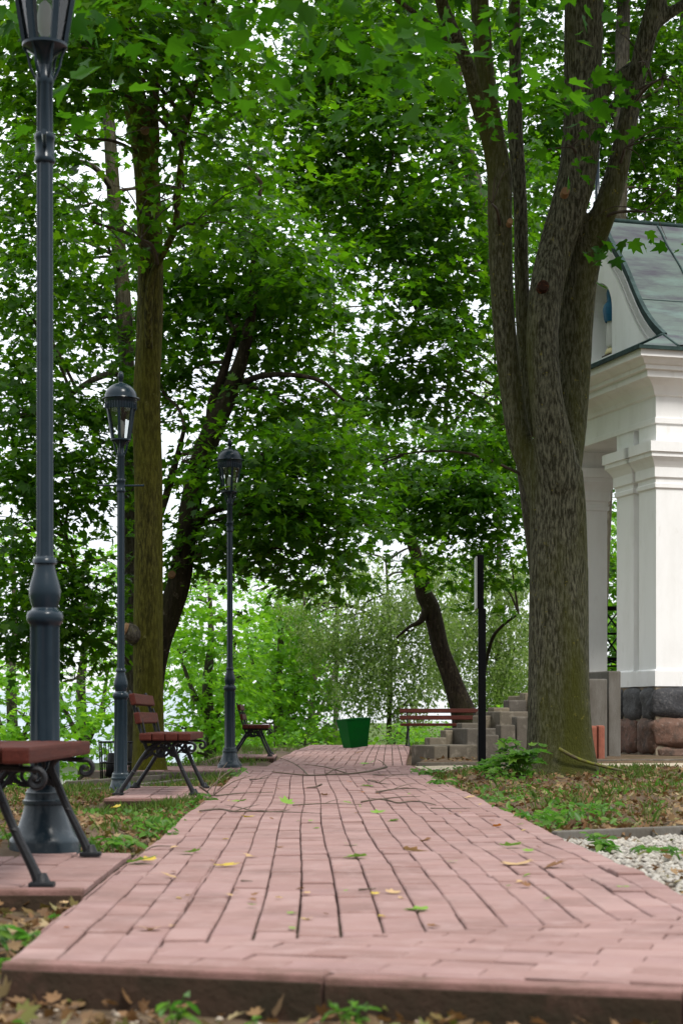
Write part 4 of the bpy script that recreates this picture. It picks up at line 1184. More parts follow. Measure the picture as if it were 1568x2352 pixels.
# 4. slim grey maple on the left
T4 = [[(304, 1790, 29, 60), (303, 1600, 29, 44), (301, 1300, 29, 40), (298, 1050, 29, 36), (292, 860, 29, 36), (284, 700, 29, 36), (272, 560, 29, 34), (262, 450, 29, 32), (254, 330, 29, 29), (247, 220, 29, 24), (242, 100, 29, 18), (236, -60, 29, 10)],
      [(290, 870, 29, 20), (262, 858, 28.8, 16), (215, 872, 28.5, 14), (165, 905, 28.3, 12), (120, 940, 28, 10), (40, 960, 27.5, 6)],
      [(285, 1010, 29, 14), (262, 1012, 28.6, 11), (220, 1020, 28.3, 7)],
      [(150, 1220, 27.6, 7), (172, 1300, 27.4, 7), (178, 1370, 27.4, 5), (192, 1440, 27.4, 3)],
      [(262, 440, 29, 16), (210, 380, 28.6, 12), (120, 370, 28, 9), (30, 420, 27.6, 7)]]
blobs4 = [(60, 260, 90, 70, 28, 1.6, .75), (40, 420, 80, 70, 28, 1.5, .8), (150, 480, 80, 70, 28.5, 1.5, .7), (50, 560, 80, 60, 28, 1.4, .8), (160, 640, 80, 60, 30, 1.0, .8), (60, 720, 80, 70, 28, 1.4, .8), (180, 770, 80, 50, 30.2, .9, .8), (50, 850, 80, 50, 27.5, 1.2, .9), (190, 940, 80, 50, 28, 1, .85),
          (60, 960, 80, 70, 27, 1.2, 1.1), (190, 1060, 90, 60, 28, 1.2, 1), (50, 1090, 80, 60, 27, 1.2, 1.1), (160, 1150, 90, 50, 27.5, 1, .9), (200, 560, 50, 40, 27, .8, .8), (50, 1230, 70, 50, 27, 1, .6), (60, 1340, 70, 60, 27, 1, 1.2), (180, 1400, 80, 60, 27, 1, 1.2), (50, 1450, 60, 60, 27, 1, 1.3), (200, 1480, 50, 40, 27, .7, 1.0), (110, 1300, 60, 40, 27, .8, .7),
          (380, 760, 50, 60, 30, 1, .8), (230, 240, 50, 60, 30, 1, .6), (430, 480, 50, 60, 30, 1, .7), (230, 700, 40, 50, 30.5, .6, .8), (20, 650, 40, 40, 27.5, .8, .6)]
tree('slim_grey_maple', 'slim grey barked maple at left with long drooping dark branches behind the lamps', 'tree', base_at(304, 1775, 29, -.1), T4, M['barkgrey'], blobs4, M['leaf'], 110, .17, limb=.03)
# 5. leaning dark trunk behind the front-facing bench
T5 = [[(1078, 1690, 44, 78), (1064, 1640, 44, 60), (1046, 1590, 44, 48), (1030, 1540, 44, 42), (1012, 1490, 44, 40), (1000, 1440, 44, 40), (988, 1395, 44, 41), (972, 1360, 44, 38), (962, 1300, 44, 30), (948, 1255, 44, 26), (930, 1205, 44, 20), (905, 1130, 44, 14), (880, 1050, 44, 10), (865, 900, 44, 7)],
      [(985, 1385, 44, 26), (966, 1425, 43.8, 14), (940, 1440, 43.6, 8), (910, 1465, 43.4, 5)],
      [(1100, 1600, 46, 8), (1125, 1480, 45, 9), (1150, 1440, 44.6, 7), (1190, 1410, 44, 5)],
      [(1030, 1030, 45, 10), (1022, 960, 45, 11), (1030, 880, 45, 10), (1026, 800, 45, 8)],
      [(1028, 985, 45, 9), (1065, 945, 44.8, 8), (1110, 915, 44.6, 7), (1160, 880, 44.4, 5)]]
blobs5 = [(1010, 1180, 90, 60, 41, 1.6, 1.0), (1100, 1130, 90, 80, 40, 1.6, 1.1), (960, 1090, 80, 60, 41, 1.5, 1.0), (1060, 1020, 90, 60, 41, 1.6, 1), (1150, 1260, 60, 60, 40, 1.2, .9), (1010, 1290, 40, 50, 42, 1, .8), (900, 1180, 60, 50, 42, 1.2, .8), (880, 1020, 70, 60, 42, 1.4, .8), (1180, 1050, 50, 80, 41, 1.2, .9), (1130, 1360, 30, 40, 41, .6, .8)]
tree('leaning_trunk_tree', 'old tree with dark flaking trunk leaning left behind the front-facing bench', 'tree', base_at(1078, 1690, 44, -.2), T5, M['barkdark'], blobs5, M['leaf'], 75, .20, limb=.03, per=12, spread=.4)
# 6. tall maple behind the middle
T6 = [[(1262, 1690, 33, 44), (1244, 1400, 33, 42), (1196, 1000, 33, 40), (1146, 700, 33, 38), (1108, 500, 33, 36), (1078, 380, 33, 35), (1056, 260, 33, 30), (1046, 160, 33, 27), (1036, 60, 33, 22), (1020, -100, 33, 14)],
      [(1080, 450, 33, 20), (1010, 330, 32, 14), (930, 260, 31.5, 10), (850, 210, 31, 7)],
      [(1132, 640, 33, 18), (1030, 600, 32, 13), (960, 540, 31, 9), (860, 500, 30.5, 6)],
      [(1165, 820, 33, 16), (1040, 760, 32, 11), (960, 720, 31, 7)]]
blobs6 = [(900, 170, 130, 80, 31, 2, .85), (760, 130, 120, 90, 32, 2, .9), (640, 230, 100, 80, 32, 2, .9), (760, 320, 120, 80, 31, 2, .9), (900, 330, 110, 70, 30.5, 2, .9), (1000, 220, 70, 80, 31, 1.5, .8), (820, 470, 110, 70, 30.5, 1.6, 1), (960, 460, 110, 70, 30, 1.6, 1.1), (1050, 540, 70, 70, 30, 1.4, 1), (900, 580, 90, 50, 30, 1.4, 1), (1000, 650, 90, 60, 30, 1.4, 1),
          (1070, 720, 60, 50, 30.5, 1, .9), (930, 700, 70, 50, 30, 1.2, .9), (1010, 800, 80, 50, 30, 1.2, .9), (880, 780, 60, 50, 30.5, 1, .8), (760, 430, 80, 60, 32, 1.4, .9), (700, 400, 70, 60, 32, 1.4, .9), (860, 900, 60, 60, 31, 1, .9), (960, 900, 70, 50, 30.5, 1, .8), (1080, 900, 50, 50, 31, 1, .7), (1070, 380, 60, 60, 31, 1.2, .9), (830, 60, 130, 60, 32, 2, .8), (1000, 60, 100, 70, 32, 2, .8), (820, -90, 260, 90, 33, 3, .5), (780, 860, 50, 50, 30.5, .9, .8), (820, 1080, 50, 60, 31, .9, .8), (1180, 600, 40, 120, 33, 1, .7), (1220, 400, 40, 120, 34, 1, .8), (1190, 820, 30, 90, 33, 1, .6), (1130, 980, 40, 60, 32, 1, .7)]
tree('tall_maple', 'tall dark green maple filling the middle of the view behind the stairs', 'tree', base_at(1262, 1690, 33, -.2), T6, M['barkgrey'], blobs6, M['leaf'], 88, .18, limb=.03, per=12)
# 7, 8. trunks behind the chapel
T7 = [[(1366, 1720, 42, 40), (1377, 1400, 42, 36), (1391, 1100, 42, 32), (1399, 950, 42, 33), (1410, 700, 42, 35), (1420, 480, 42, 36), (1424, 300, 42, 35), (1428, 120, 42, 33), (1432, 0, 42, 30), (1436, -200, 42, 22)], [(1424, 300, 42, 14), (1460, 240, 42, 10), (1520, 200, 42, 7)]]
blobs7 = [(1480, 300, 80, 60, 43, 2, .9), (1500, 430, 80, 50, 43, 2, 1), (1420, 130, 60, 80, 44, 2, .8), (1520, 180, 60, 70, 43, 2, .9), (1380, 330, 40, 90, 44, 2, .8), (1470, 40, 90, 60, 43, 2, .8), (1290, 330, 60, 90, 44, 2, .9), (1250, 500, 50, 90, 44, 2, .9), (1290, 200, 60, 80, 44, 2, .8), (1220, 60, 90, 80, 44, 2, .8), (1240, 280, 60, 80, 43, 1.5, .8), (1440, -150, 200, 90, 43, 3, .5), (1395, 1300, 25, 160, 46, 1, .8), (1560, 480, 40, 40, 43, 1, .9)]
tree('slender_maple', 'slender grey maple behind the copper roof, seen between the forked stems', 'tree', base_at(1366, 1720, 42, -.3), T7, M['barkgrey'], blobs7, M['leaf'], 70, .20, limb=.03, per=12, spread=.38)
T8 = [[(1572, 1720, 45, 48), (1572, 1000, 45, 42), (1570, 490, 45, 38), (1572, 300, 45, 36), (1576, 0, 45, 30), (1580, -250, 45, 18)]]
blobs8 = [(1600, 330, 70, 80, 45, 2, .8), (1540, 250, 50, 50, 46, 1.5, .8), (1560, 60, 80, 70, 46, 2, .8), (1640, 480, 60, 70, 45, 2, .8), (1600, -100, 120, 90, 46, 2.5, .5), (1530, 350, 40, 60, 46, 1, .9)]
tree('edge_maple', 'grey trunk above the copper roof at the right picture edge', 'tree', base_at(1572, 1720, 45, -.3), T8, M['barkgrey'], blobs8, M['leaf'], 65, .20, limb=.03, per=12, spread=.38)
# bright maples down the slope
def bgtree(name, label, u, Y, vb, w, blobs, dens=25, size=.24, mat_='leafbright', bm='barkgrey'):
    top = min(b[1] for b in blobs)
    p = at(u, vb, Y)
    T = [[(u, vb + 60, Y, w * 1.3), (u + 3, vb, Y, w), (u - 4, (vb + top) / 2 + 40, Y, w * .8), (u + 5, (vb + top) / 2 - 60, Y, w * .55), (u, top, Y, w * .25)],
         [(u, vb - 60, Y, w * .5), (u + 40, vb - 150, Y - .5, w * .35), (u + 60, vb - 260, Y - .5, w * .2)], [(u, vb - 80, Y, w * .5), (u - 40, vb - 160, Y - .5, w * .35), (u - 70, vb - 250, Y - .5, w * .2)]]
    z = ground_z(p.x, p.y)
    return tree(name, label, 'tree', (p.x, p.y, z), [[(T[0][0][0], V0 + (EYE - z + .3) * F / Y, Y, w * 1.3)] + T[0][1:]] + T[1:], M[bm], blobs, M[mat_], dens, size, limb=.05, per=12, spread=.5, sub=.8)
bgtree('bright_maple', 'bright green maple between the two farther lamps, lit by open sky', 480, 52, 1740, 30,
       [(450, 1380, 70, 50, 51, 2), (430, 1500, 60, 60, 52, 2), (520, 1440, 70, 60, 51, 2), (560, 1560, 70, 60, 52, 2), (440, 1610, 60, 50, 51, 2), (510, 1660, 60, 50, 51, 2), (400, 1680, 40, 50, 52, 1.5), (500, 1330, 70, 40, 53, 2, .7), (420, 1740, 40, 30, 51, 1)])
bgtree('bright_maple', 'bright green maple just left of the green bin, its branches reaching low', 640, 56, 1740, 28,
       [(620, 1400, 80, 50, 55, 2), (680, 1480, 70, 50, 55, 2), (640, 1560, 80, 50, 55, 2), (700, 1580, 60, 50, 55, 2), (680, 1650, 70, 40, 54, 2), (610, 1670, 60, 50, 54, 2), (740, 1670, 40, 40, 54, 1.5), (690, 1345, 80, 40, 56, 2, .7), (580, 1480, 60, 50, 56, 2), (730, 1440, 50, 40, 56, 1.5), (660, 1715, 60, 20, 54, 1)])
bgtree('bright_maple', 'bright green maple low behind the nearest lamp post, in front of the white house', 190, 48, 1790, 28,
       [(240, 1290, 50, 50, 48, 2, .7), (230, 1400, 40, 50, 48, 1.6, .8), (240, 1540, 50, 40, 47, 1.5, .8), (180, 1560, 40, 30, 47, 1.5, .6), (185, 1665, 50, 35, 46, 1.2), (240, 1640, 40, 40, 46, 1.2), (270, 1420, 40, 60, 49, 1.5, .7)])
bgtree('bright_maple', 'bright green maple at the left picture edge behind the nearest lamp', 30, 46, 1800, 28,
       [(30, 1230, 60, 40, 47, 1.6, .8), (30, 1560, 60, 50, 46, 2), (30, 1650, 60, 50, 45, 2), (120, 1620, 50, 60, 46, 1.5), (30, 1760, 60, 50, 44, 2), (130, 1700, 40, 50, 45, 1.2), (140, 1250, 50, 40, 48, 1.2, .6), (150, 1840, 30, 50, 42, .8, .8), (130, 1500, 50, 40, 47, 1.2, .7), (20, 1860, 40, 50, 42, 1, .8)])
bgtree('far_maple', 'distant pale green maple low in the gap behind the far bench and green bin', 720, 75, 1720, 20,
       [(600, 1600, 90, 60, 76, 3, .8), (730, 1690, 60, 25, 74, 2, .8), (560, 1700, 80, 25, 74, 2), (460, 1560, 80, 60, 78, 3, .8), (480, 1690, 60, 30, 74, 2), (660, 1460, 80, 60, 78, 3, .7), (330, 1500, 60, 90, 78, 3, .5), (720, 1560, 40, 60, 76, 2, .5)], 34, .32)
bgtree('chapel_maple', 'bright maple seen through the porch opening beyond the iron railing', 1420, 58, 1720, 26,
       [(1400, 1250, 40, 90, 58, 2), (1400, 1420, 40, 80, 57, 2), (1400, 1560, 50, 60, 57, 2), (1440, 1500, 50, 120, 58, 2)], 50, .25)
for u_, v_, Y_, bl_, lab in ((905, 1712, 47, [(890, 1700, 40, 18, 47, .8), (925, 1690, 40, 25, 47.5, .8), (960, 1705, 30, 15, 47, .6)], 'low green shrub under the weeping birch between the bin and the far bench'),
                              (1010, 1712, 49, [(990, 1695, 40, 25, 49, .9), (1030, 1685, 40, 30, 49, .9), (1060, 1700, 30, 20, 49, .7)], 'low green shrub seen through the slats of the front-facing bench'),
                              (1150, 1700, 48, [(1120, 1670, 40, 35, 48, .9), (1165, 1660, 40, 40, 48, .9), (1200, 1680, 40, 40, 48, .9)], 'green shrub behind the upper steps of the concrete stairs'),
                              (700, 1712, 48, [(680, 1705, 40, 15, 48, .7), (720, 1700, 35, 18, 48, .7), (755, 1708, 25, 10, 48, .5)], 'low green shrub just left of the green bin beyond the path')):
    p_ = at(u_, v_, Y_); z_ = ground_z(p_.x, p_.y)
    tree('shrub', lab, 'shrub', (p_.x, p_.y, z_), [[(u_, V0 + (EYE - z_ + .2) * F / Y_, Y_, 10), (u_, v_, Y_, 6), (u_ + 5, v_ - 30, Y_, 3)]], M['barkgrey'], bl_, M['leafbright'], 42, .14, limb=.02, per=10, spread=.3, sub=.4)
# weeping birches
def birch(name, label, u, Y, vb, w, blobs, dens, stems=()):
    p = at(u, vb, Y); z = ground_z(p.x, p.y)
    base = (p.x, p.y, z)
    root = empty(name, base, 0, label, 'tree', 'weeping birches')
    mb = MB(); top = min(b[1] for b in blobs); spine = []
    S = [[(u, V0 + (EYE - z + .3) * F / Y, Y, w * 1.3), (u, vb, Y, w), (u + 5, (vb + top) / 2, Y, w * .75), (u - 6, top, Y, w * .3)]] + [list(s) for s in stems]
    for st_ in S: spine += [Vector(q) for q in catmull([tuple(q) for q in stem(mb, st_, 10)], 4)]
    for bl in blobs: twig_to(mb, spine, at(bl[0], bl[1] - bl[3] * .5, bl[4]), .045, 1)
    mb.build('trunk', [M['barkgrey'], M['limb']], root, base)
    Ps, Ds, Ns, Ss = [], [], [], []
    for u_, v_, ru, rv, Y_, ry, *q in blobs:
        s = Y_ / F; q = q[0] if q else 1
        c = np.array(at(u_, v_, Y_)); rad = np.array([ru * s, ry, rv * s])
        ns = max(8, int(dens * q * math.pi * rad[0] * rad[2] / 16))
        d = rng.normal(size=(ns, 3)); d /= np.linalg.norm(d, axis=1, keepdims=True)
        top_ = c + d * (rng.random((ns, 1)) ** .38) * rad * np.array([1, 1, .8])
        ln = rng.uniform(.5, 1.3, ns)
        t = rng.random((ns, 16))
        sway = rng.normal(size=(ns, 1, 2)) * .22
        P = np.empty((ns, 16, 3))
        P[..., 2] = top_[:, 2:3] - t * ln[:, None]
        P[..., :2] = top_[:, None, :2] + sway * np.sqrt(t)[..., None] + rng.normal(size=(ns, 16, 2)) * .05
        D = rng.normal(size=P.shape) * .5 + np.array([0, 0, -1.0])
        N = rng.normal(size=P.shape) + np.array([0, 0, .35])
        Ps.append(P.reshape(-1, 3)); Ds.append(D.reshape(-1, 3)); Ns.append(N.reshape(-1, 3)); Ss.append(rng.uniform(.07, .15, ns * 16))
    leaf_mesh('crown', np.concatenate(Ps), np.concatenate(Ns), np.concatenate(Ds), np.concatenate(Ss), DIAM, M['leafbirch'], root, base)
birch('weeping_birch', 'weeping birch with thin pale trunk and grey-green hanging leaves right of the green bin', 892, 54, 1710, 13,
      [(780, 1330, 90, 50, 53, 2, .5), (860, 1400, 90, 60, 53, 2.2), (800, 1450, 60, 60, 53, 2, 1), (900, 1480, 80, 60, 53, 2), (840, 1530, 70, 60, 53, 2), (930, 1350, 80, 60, 53, 2), (950, 1560, 60, 50, 53, 2, .7), (880, 1590, 70, 40, 53, 1.6, .6), (690, 1370, 70, 50, 54, 1.5, .6), (850, 1290, 60, 40, 54, 1.5, .7), (910, 1680, 80, 30, 52, 1.2, .45), (950, 1640, 50, 40, 53, 1.2, .5), (980, 1290, 60, 60, 53, 2), (1010, 1420, 60, 60, 53, 2), (1000, 1520, 50, 50, 53, 2), (730, 1440, 50, 60, 53, 1.5), (770, 1560, 40, 50, 53, 1.5, .6)], 1000,
      [[(892, 1460, 54, 7), (830, 1400, 53.5, 6), (760, 1385, 53, 5), (700, 1392, 53, 3)], [(892, 1500, 54, 6), (930, 1460, 53.5, 5), (970, 1430, 53, 3)]])
birch('weeping_birch', 'weeping birch whose grey-green curtain hangs behind the sign post and stairs', 1140, 57, 1700, 16,
      [(1130, 1330, 90, 60, 56, 2.2), (1180, 1420, 70, 70, 56, 2.2), (1090, 1440, 80, 60, 56, 2.2, .9), (1150, 1520, 80, 60, 56, 2.2), (1100, 1570, 70, 50, 55, 2, .9), (1180, 1590, 60, 50, 55, 2), (1040, 1380, 60, 50, 56, 2, .9), (1060, 1280, 60, 40, 56, 2, .7), (1190, 1310, 40, 60, 56, 2), (1130, 1660, 60, 30, 55, 1.5, .5), (1150, 940, 40, 40, 57, 1.5, .9), (1180, 1010, 30, 50, 57, 1.5, .8), (1120, 870, 40, 40, 57, 1.5, .4), (1130, 760, 30, 40, 57, 1.5, .4), (1080, 1660, 40, 30, 55, 1.4, .45), (1040, 1480, 60, 60, 56, 2), (1180, 1520, 50, 60, 55, 2)], 1000)
birch('weeping_birch', 'thin topped birch whose sparse pale twigs hang in the sky gap between the crowns', 770, 66, 1700, 12,
      [(770, 690, 50, 60, 66, 1.5, .22), (810, 620, 40, 60, 66, 1.5, .16), (760, 780, 50, 50, 66, 1.5, .25), (850, 740, 50, 60, 66, 1.5, .16), (1000, 1170, 60, 60, 66, 1.5, .4)], 420)

# ------------------------------------------------------------------ dead leaves, grass, weeds, pebbles, twigs
def region_pts(n, f, x0, x1, y0, y1, dens=None):
    out = []
    while len(out) < n:
        x, y = random.uniform(x0, x1), random.uniform(y0, y1)
        if f(x, y): out.append((x, y, ground_z(x, y)))
    return np.array(out)
def on_soil(x, y):
    if under_path(x, y): return False
    if x < XL and (6.35 < y < 8.3 and x > -2.05 or 14 < y < 16.8 and x > -1.75 or 27.8 < y < 30.6): return False
    if x > XR and y < 9.6 + (x - 1.3) * .61: return False
    return True
left_soil = lambda x, y: on_soil(x, y) and x < XL
right_soil = lambda x, y: on_soil(x, y) and x > XR
P1 = region_pts(9000, left_soil, -3.6, XL, 8.3, 20)
P2 = region_pts(11000, right_soil, XR, 7.5, 9.7, 21.4)
P3 = region_pts(1100, lambda x, y: y < fr(x) - .01, -1.4, 1.6, 3.0, 4.5)
P4 = region_pts(700, left_soil, -1.6, XL, 4.4, 6.4)
P5 = region_pts(500, lambda x, y: x > XR + .02 and y < 9.6 + (x - 1.3) * .61 and random.random() < .25, XR, 4, 5.5, 10)
P6 = region_pts(500, lambda x, y: on_soil(x, y), XR, 2.6, 24.4, 38)
P7 = region_pts(900, lambda x, y: right_soil(x, y) and random.random() < math.exp(-(y - 9.7 - (x - 1.3) * .6) * 1.4), XR, 4.2, 9.7, 12)
P = np.concatenate([P1, P2, P3, P4, P5, P6, P7]); nL = len(P)
P[:, 2] += .012 + rng.random(nL) * .02
tilt = rng.normal(size=(nL, 3)) * .42 + np.array([0, 0, 1.0])
leaf_mesh('leaf_litter', P, tilt, rng.normal(size=(nL, 3)), rng.uniform(.02, .06, nL), MAPLE, M['litter'], None, (0, 0, 0), rng.uniform(-.5, .6, nL))['kind'] = 'stuff'

def grass_pts(n, f, x0, x1, y0, y1):
    p = region_pts(n // 6, f, x0, x1, y0, y1)
    p = np.repeat(p, 6, 0); p[:, :2] += rng.normal(size=(len(p), 2)) * .03
    return p
nz = lambda x, y, s, t: vn(x + 7, y * .8 - 3, s) > t
G = [grass_pts(700, lambda x, y: left_soil(x, y) and nz(x, y, 1.5, .35), -3.2, XL, 8.3, 13.9),
     grass_pts(3000, lambda x, y: left_soil(x, y) and x < -1.5, -3.8, -1.4, 12.6, 18.5),
     grass_pts(1000, lambda x, y: left_soil(x, y), -1.75, -.8, 13.5, 14.0),
     grass_pts(2200, lambda x, y: left_soil(x, y), -2.4, -.85, 16.9, 21.2),
     grass_pts(400, lambda x, y: left_soil(x, y) and nz(x, y, 2.0, .2), XL - .35, XL, 8.4, 13.9),
     grass_pts(800, lambda x, y: right_soil(x, y) and nz(x, y, 1.8, .3), XR, 2.3, 10, 21),
     grass_pts(4000, lambda x, y: right_soil(x, y) and x > 2.9 and y > 17.2 and nz(x, y, .9, -.3), 2.9, 7.5, 16.2, 22.4),
     grass_pts(700, lambda x, y: right_soil(x, y) and nz(x, y, 1.3, .4), 1.6, 6, 10, 16),
     grass_pts(1500, lambda x, y: on_soil(x, y), -2.2, -.6, 24.7, 38),
     grass_pts(3000, lambda x, y: not under_path(x, y), -1.4, 6, 35, 44)]
P = np.concatenate(G); nG = len(P)
P[:, 2] -= .004
H = rng.uniform(.03, .12, nG)
leaf_mesh('grass', P, rng.normal(size=(nG, 3)) * np.array([1, 1, .1]), rng.normal(size=(nG, 3)) * .38 + np.array([0, 0, 1.0]), H, BLADE, M['grass'], None, (0, 0, 0), rng.uniform(0, .5, nG))['kind'] = 'stuff'
# low broad-leaved ground cover
Gc = [region_pts(40, lambda x, y: left_soil(x, y) and nz(x, y, 1.2, .12), -1.7, XL, 8.35, 10.8), region_pts(50, lambda x, y: right_soil(x, y) and nz(x, y, 1.9, .25) and x < 1.3 + (y - 9.8) * .5 + .5, XR, 2.9, 9.9, 12.6),
      region_pts(70, lambda x, y: right_soil(x, y) and nz(x, y, 1.6, .1) and x < 2.1, XR, 2.2, 13, 21), region_pts(60, lambda x, y: left_soil(x, y), -1.5, XL, 10.8, 13.5), region_pts(45, right_soil, 2.2, 5, 10.5, 17)]
Gc = np.concatenate(Gc)
Gc = np.repeat(Gc, 5, 0); nC = len(Gc)
Gc[:, :2] += rng.normal(size=(nC, 2)) * .035; Gc[:, 2] += rng.uniform(.01, .06, nC)
leaf_mesh('ground_cover', Gc, rng.normal(size=(nC, 3)) * .5 + np.array([0, -.2, 1.0]), rng.normal(size=(nC, 3)) + np.array([0, 0, .3]), rng.uniform(.025, .065, nC), OVAL, M['weed'], None, (0, 0, 0), rng.uniform(-.4, .2, nC))['kind'] = 'stuff'

def pebbles(name, P, s0, s1, m):
    bm = bmesh.new(); bmesh.ops.create_icosphere(bm, subdivisions=1, radius=1)
    bm.verts.index_update()
    V = np.array([tuple(v.co) for v in bm.verts]); Fc = [tuple(v.index for v in f.verts) for f in bm.faces]; bm.free()
    n = len(P); k = len(V)
    S = rng.uniform(s0, s1, (n, 1)) * rng.uniform(.55, 1.2, (n, 3)) * np.array([1.1, 1.1, .75])
    W_ = V[None] * (1 + rng.normal(size=(n, k, 1)) * .13) * S[:, None, :]
    a = rng.random(n) * 6.28
    X = W_[..., 0] * np.cos(a)[:, None] - W_[..., 1] * np.sin(a)[:, None]; Yv = W_[..., 0] * np.sin(a)[:, None] + W_[..., 1] * np.cos(a)[:, None]
    co = np.stack([X, Yv, W_[..., 2]], -1) + P[:, None, :]
    fl = (np.array(Fc).reshape(-1)[None] + (np.arange(n) * k)[:, None]).reshape(-1).astype(np.int32)
    me = bpy.data.meshes.new(name)
    me.vertices.add(n * k); me.vertices.foreach_set('co', co.astype(np.float32).reshape(-1))
    me.loops.add(len(fl)); me.loops.foreach_set('vertex_index', fl)
    nf = n * len(Fc)
    me.polygons.add(nf); me.polygons.foreach_set('loop_start', (np.arange(nf) * 3).astype(np.int32))
    me.polygons.foreach_set('use_smooth', np.ones(nf, bool))
    me.update(calc_edges=True); me.materials.append(m)
    o = bpy.data.objects.new(name, me); COL.objects.link(o); o['kind'] = 'stuff'
    return o
Pg = region_pts(15000, lambda x, y: x > XR + .015 and y < 9.6 + (x - 1.3) * .60, XR, 3.6, 5.5, 10.9)
Pg[:, 2] += .006
pebbles('gravel', Pg, .007, .018, M['pebble'])
Pg = region_pts(1100, lambda x, y: y < fr(x) - .012, -1.3, 1.5, 3.1, 4.5)
Pg[:, 2] += .004
pebbles('gravel', Pg, .004, .011, M['pebbledark'])

def stick(pts, r, label, m='stick', side=(), z=.012):
    """dead twig lying on the ground, traced as (u, v[, height]) points"""
    Q = []
    for p in pts:
        if isinstance(p, Vector):
            Q.append(p); continue
        h = p[2] if len(p) > 2 else 0
        q = gnd(p[0], p[1], z + h)
        q.z = (path_z(q.x, q.y) if XL < q.x < XR else max(ground_z(q.x, q.y), -.06)) + z + h
        Q.append(q)
    b = MB(); o = Q[0].copy()
    n_ = len(Q)
    r *= .72
    b.tube([q - o for q in Q], [r * (1 - .6 * i / (n_ - 1)) * random.uniform(.85, 1.15) for i in range(n_)], 6, 4)
    for i, dx, dy, dz in side:
        q = Q[i] - o
        b.tube([q, q + Vector((dx * .5, dy * .5, dz * .7)), q + Vector((dx, dy, dz))], [r * .6, r * .45, r * .2], 5, 3)
    ob = b.build('fallen_branch' if r > .0058 else 'twig', M[m])
    ob.location = o
    return tag(ob, label, 'branch' if r > .0058 else 'twig', 'dead twigs and branches on the path')
C6 = lambda x, y, *h: (459.3 + x * .41, 1469.6 + y * .41, *h)
C5 = lambda x, y, *h: (x * .41, 1469.6 + y * .41, *h)
C7 = lambda x, y, *h: (925 + x * .41, 1469.6 + y * .41, *h)
stick([C6(1045, 712, .035), C6(940, 735, .02), C6(830, 748), C6(700, 756), C6(600, 764), C6(480, 752, .02), C6(405, 742, .04)], .017, 'longest bare dead branch lying across the brick path by the crossing', side=[(0, -.1, .3, .08), (2, -.5, .2, .1), (3, .2, .3, .07)])
stick([C6(605, 764), C6(560, 712, .08), C6(500, 675, .14), C6(430, 652, .18)], .011, 'thin raised dead branch slanting back toward the farthest lamp')
stick([C6(680, 808, .02), C6(650, 820), C6(600, 826)], .014, 'short thick dark stick behind the middle of the path')
stick([C6(0, 965), C6(110, 950), C6(190, 966), C6(300, 964), C6(410, 968), C6(500, 957)], .009, 'wavy dead branch across the left half of the path', side=[(2, .15, .5, .02), (3, -.2, .4, .02), (4, .3, -.4, .01), (3, .1, -.4, .02)])
stick([C6(520, 928), C6(620, 920), C6(700, 916), C6(800, 922), C6(905, 926)], .007, 'long thin straight twig lying at mid path', side=[(2, .1, .2, .02)])
stick([C6(900, 908), C6(1020, 892, .02), C6(1100, 914), C6(1180, 906), C6(1250, 910), C6(1320, 924)], .010, 'curved dead branch across the right half of the path', side=[(1, .25, -.3, .03), (2, -.2, .35, .02)])
stick([C6(985, 853), C6(1080, 838), C6(1180, 832), C6(1265, 838)], .009, 'slender twig near the right edge of the path behind the curved branch', side=[(1, .2, .3, .04), (2, -.1, -.4, .02)])
stick([C6(970, 755), C6(1060, 762), C6(1165, 757)], .010, 'thin pale twig right of the longest branch by the path edge')
stick([C6(940, 790), C6(1000, 800, .03), C6(1060, 806)], .010, 'crooked little twig with forked ends right of mid path', side=[(1, .15, .2, .06), (1, -.1, -.3, .04)])
stick([C6(1290, 942), C6(1400, 944), C6(1515, 942)], .006, 'brown straight twig at the right edge of the path')
stick([C6(280, 785), C6(330, 780, .02), C6(385, 772)], .010, 'small dark twig at the left edge of the path near the crossing', side=[(1, .1, .4, .03)])
stick([C5(930, 852), C5(1050, 832), C5(1180, 826), C5(1330, 820)], .013, 'dark dead branch lying at the front of the bench pavement beside the path')
stick([C5(1120, 822, .12), C5(1160, 845, .05), C5(1195, 868), C5(1350, 858), C5(1530, 850)], .011, 'forked dead branch leaning off the bench pavement onto the path', side=[(1, .25, .3, .18), (2, .1, .2, .25), (2, .3, .1, .15)])
stick([C5(760, 1172), C5(850, 1162), C5(960, 1155)], .006, 'short dark twig at the left edge of the path beside the weeds')
stick([at(1282, 1719, 17.38), at(1329, 1744, 17.40), at(1396, 1763, 17.65), at(1458, 1777, 18.1), at(1500, 1787, 18.2)], .030, 'mossy green branch leaning against the foot of the forked maple', 'mossstick')
stick([C6(230, 1350), C6(295, 1352)], .005, 'tiny dark twig at left of the nearer path')
stick([C6(890, 1402), C6(985, 1396)], .005, 'tiny reddish twig on the nearer path')

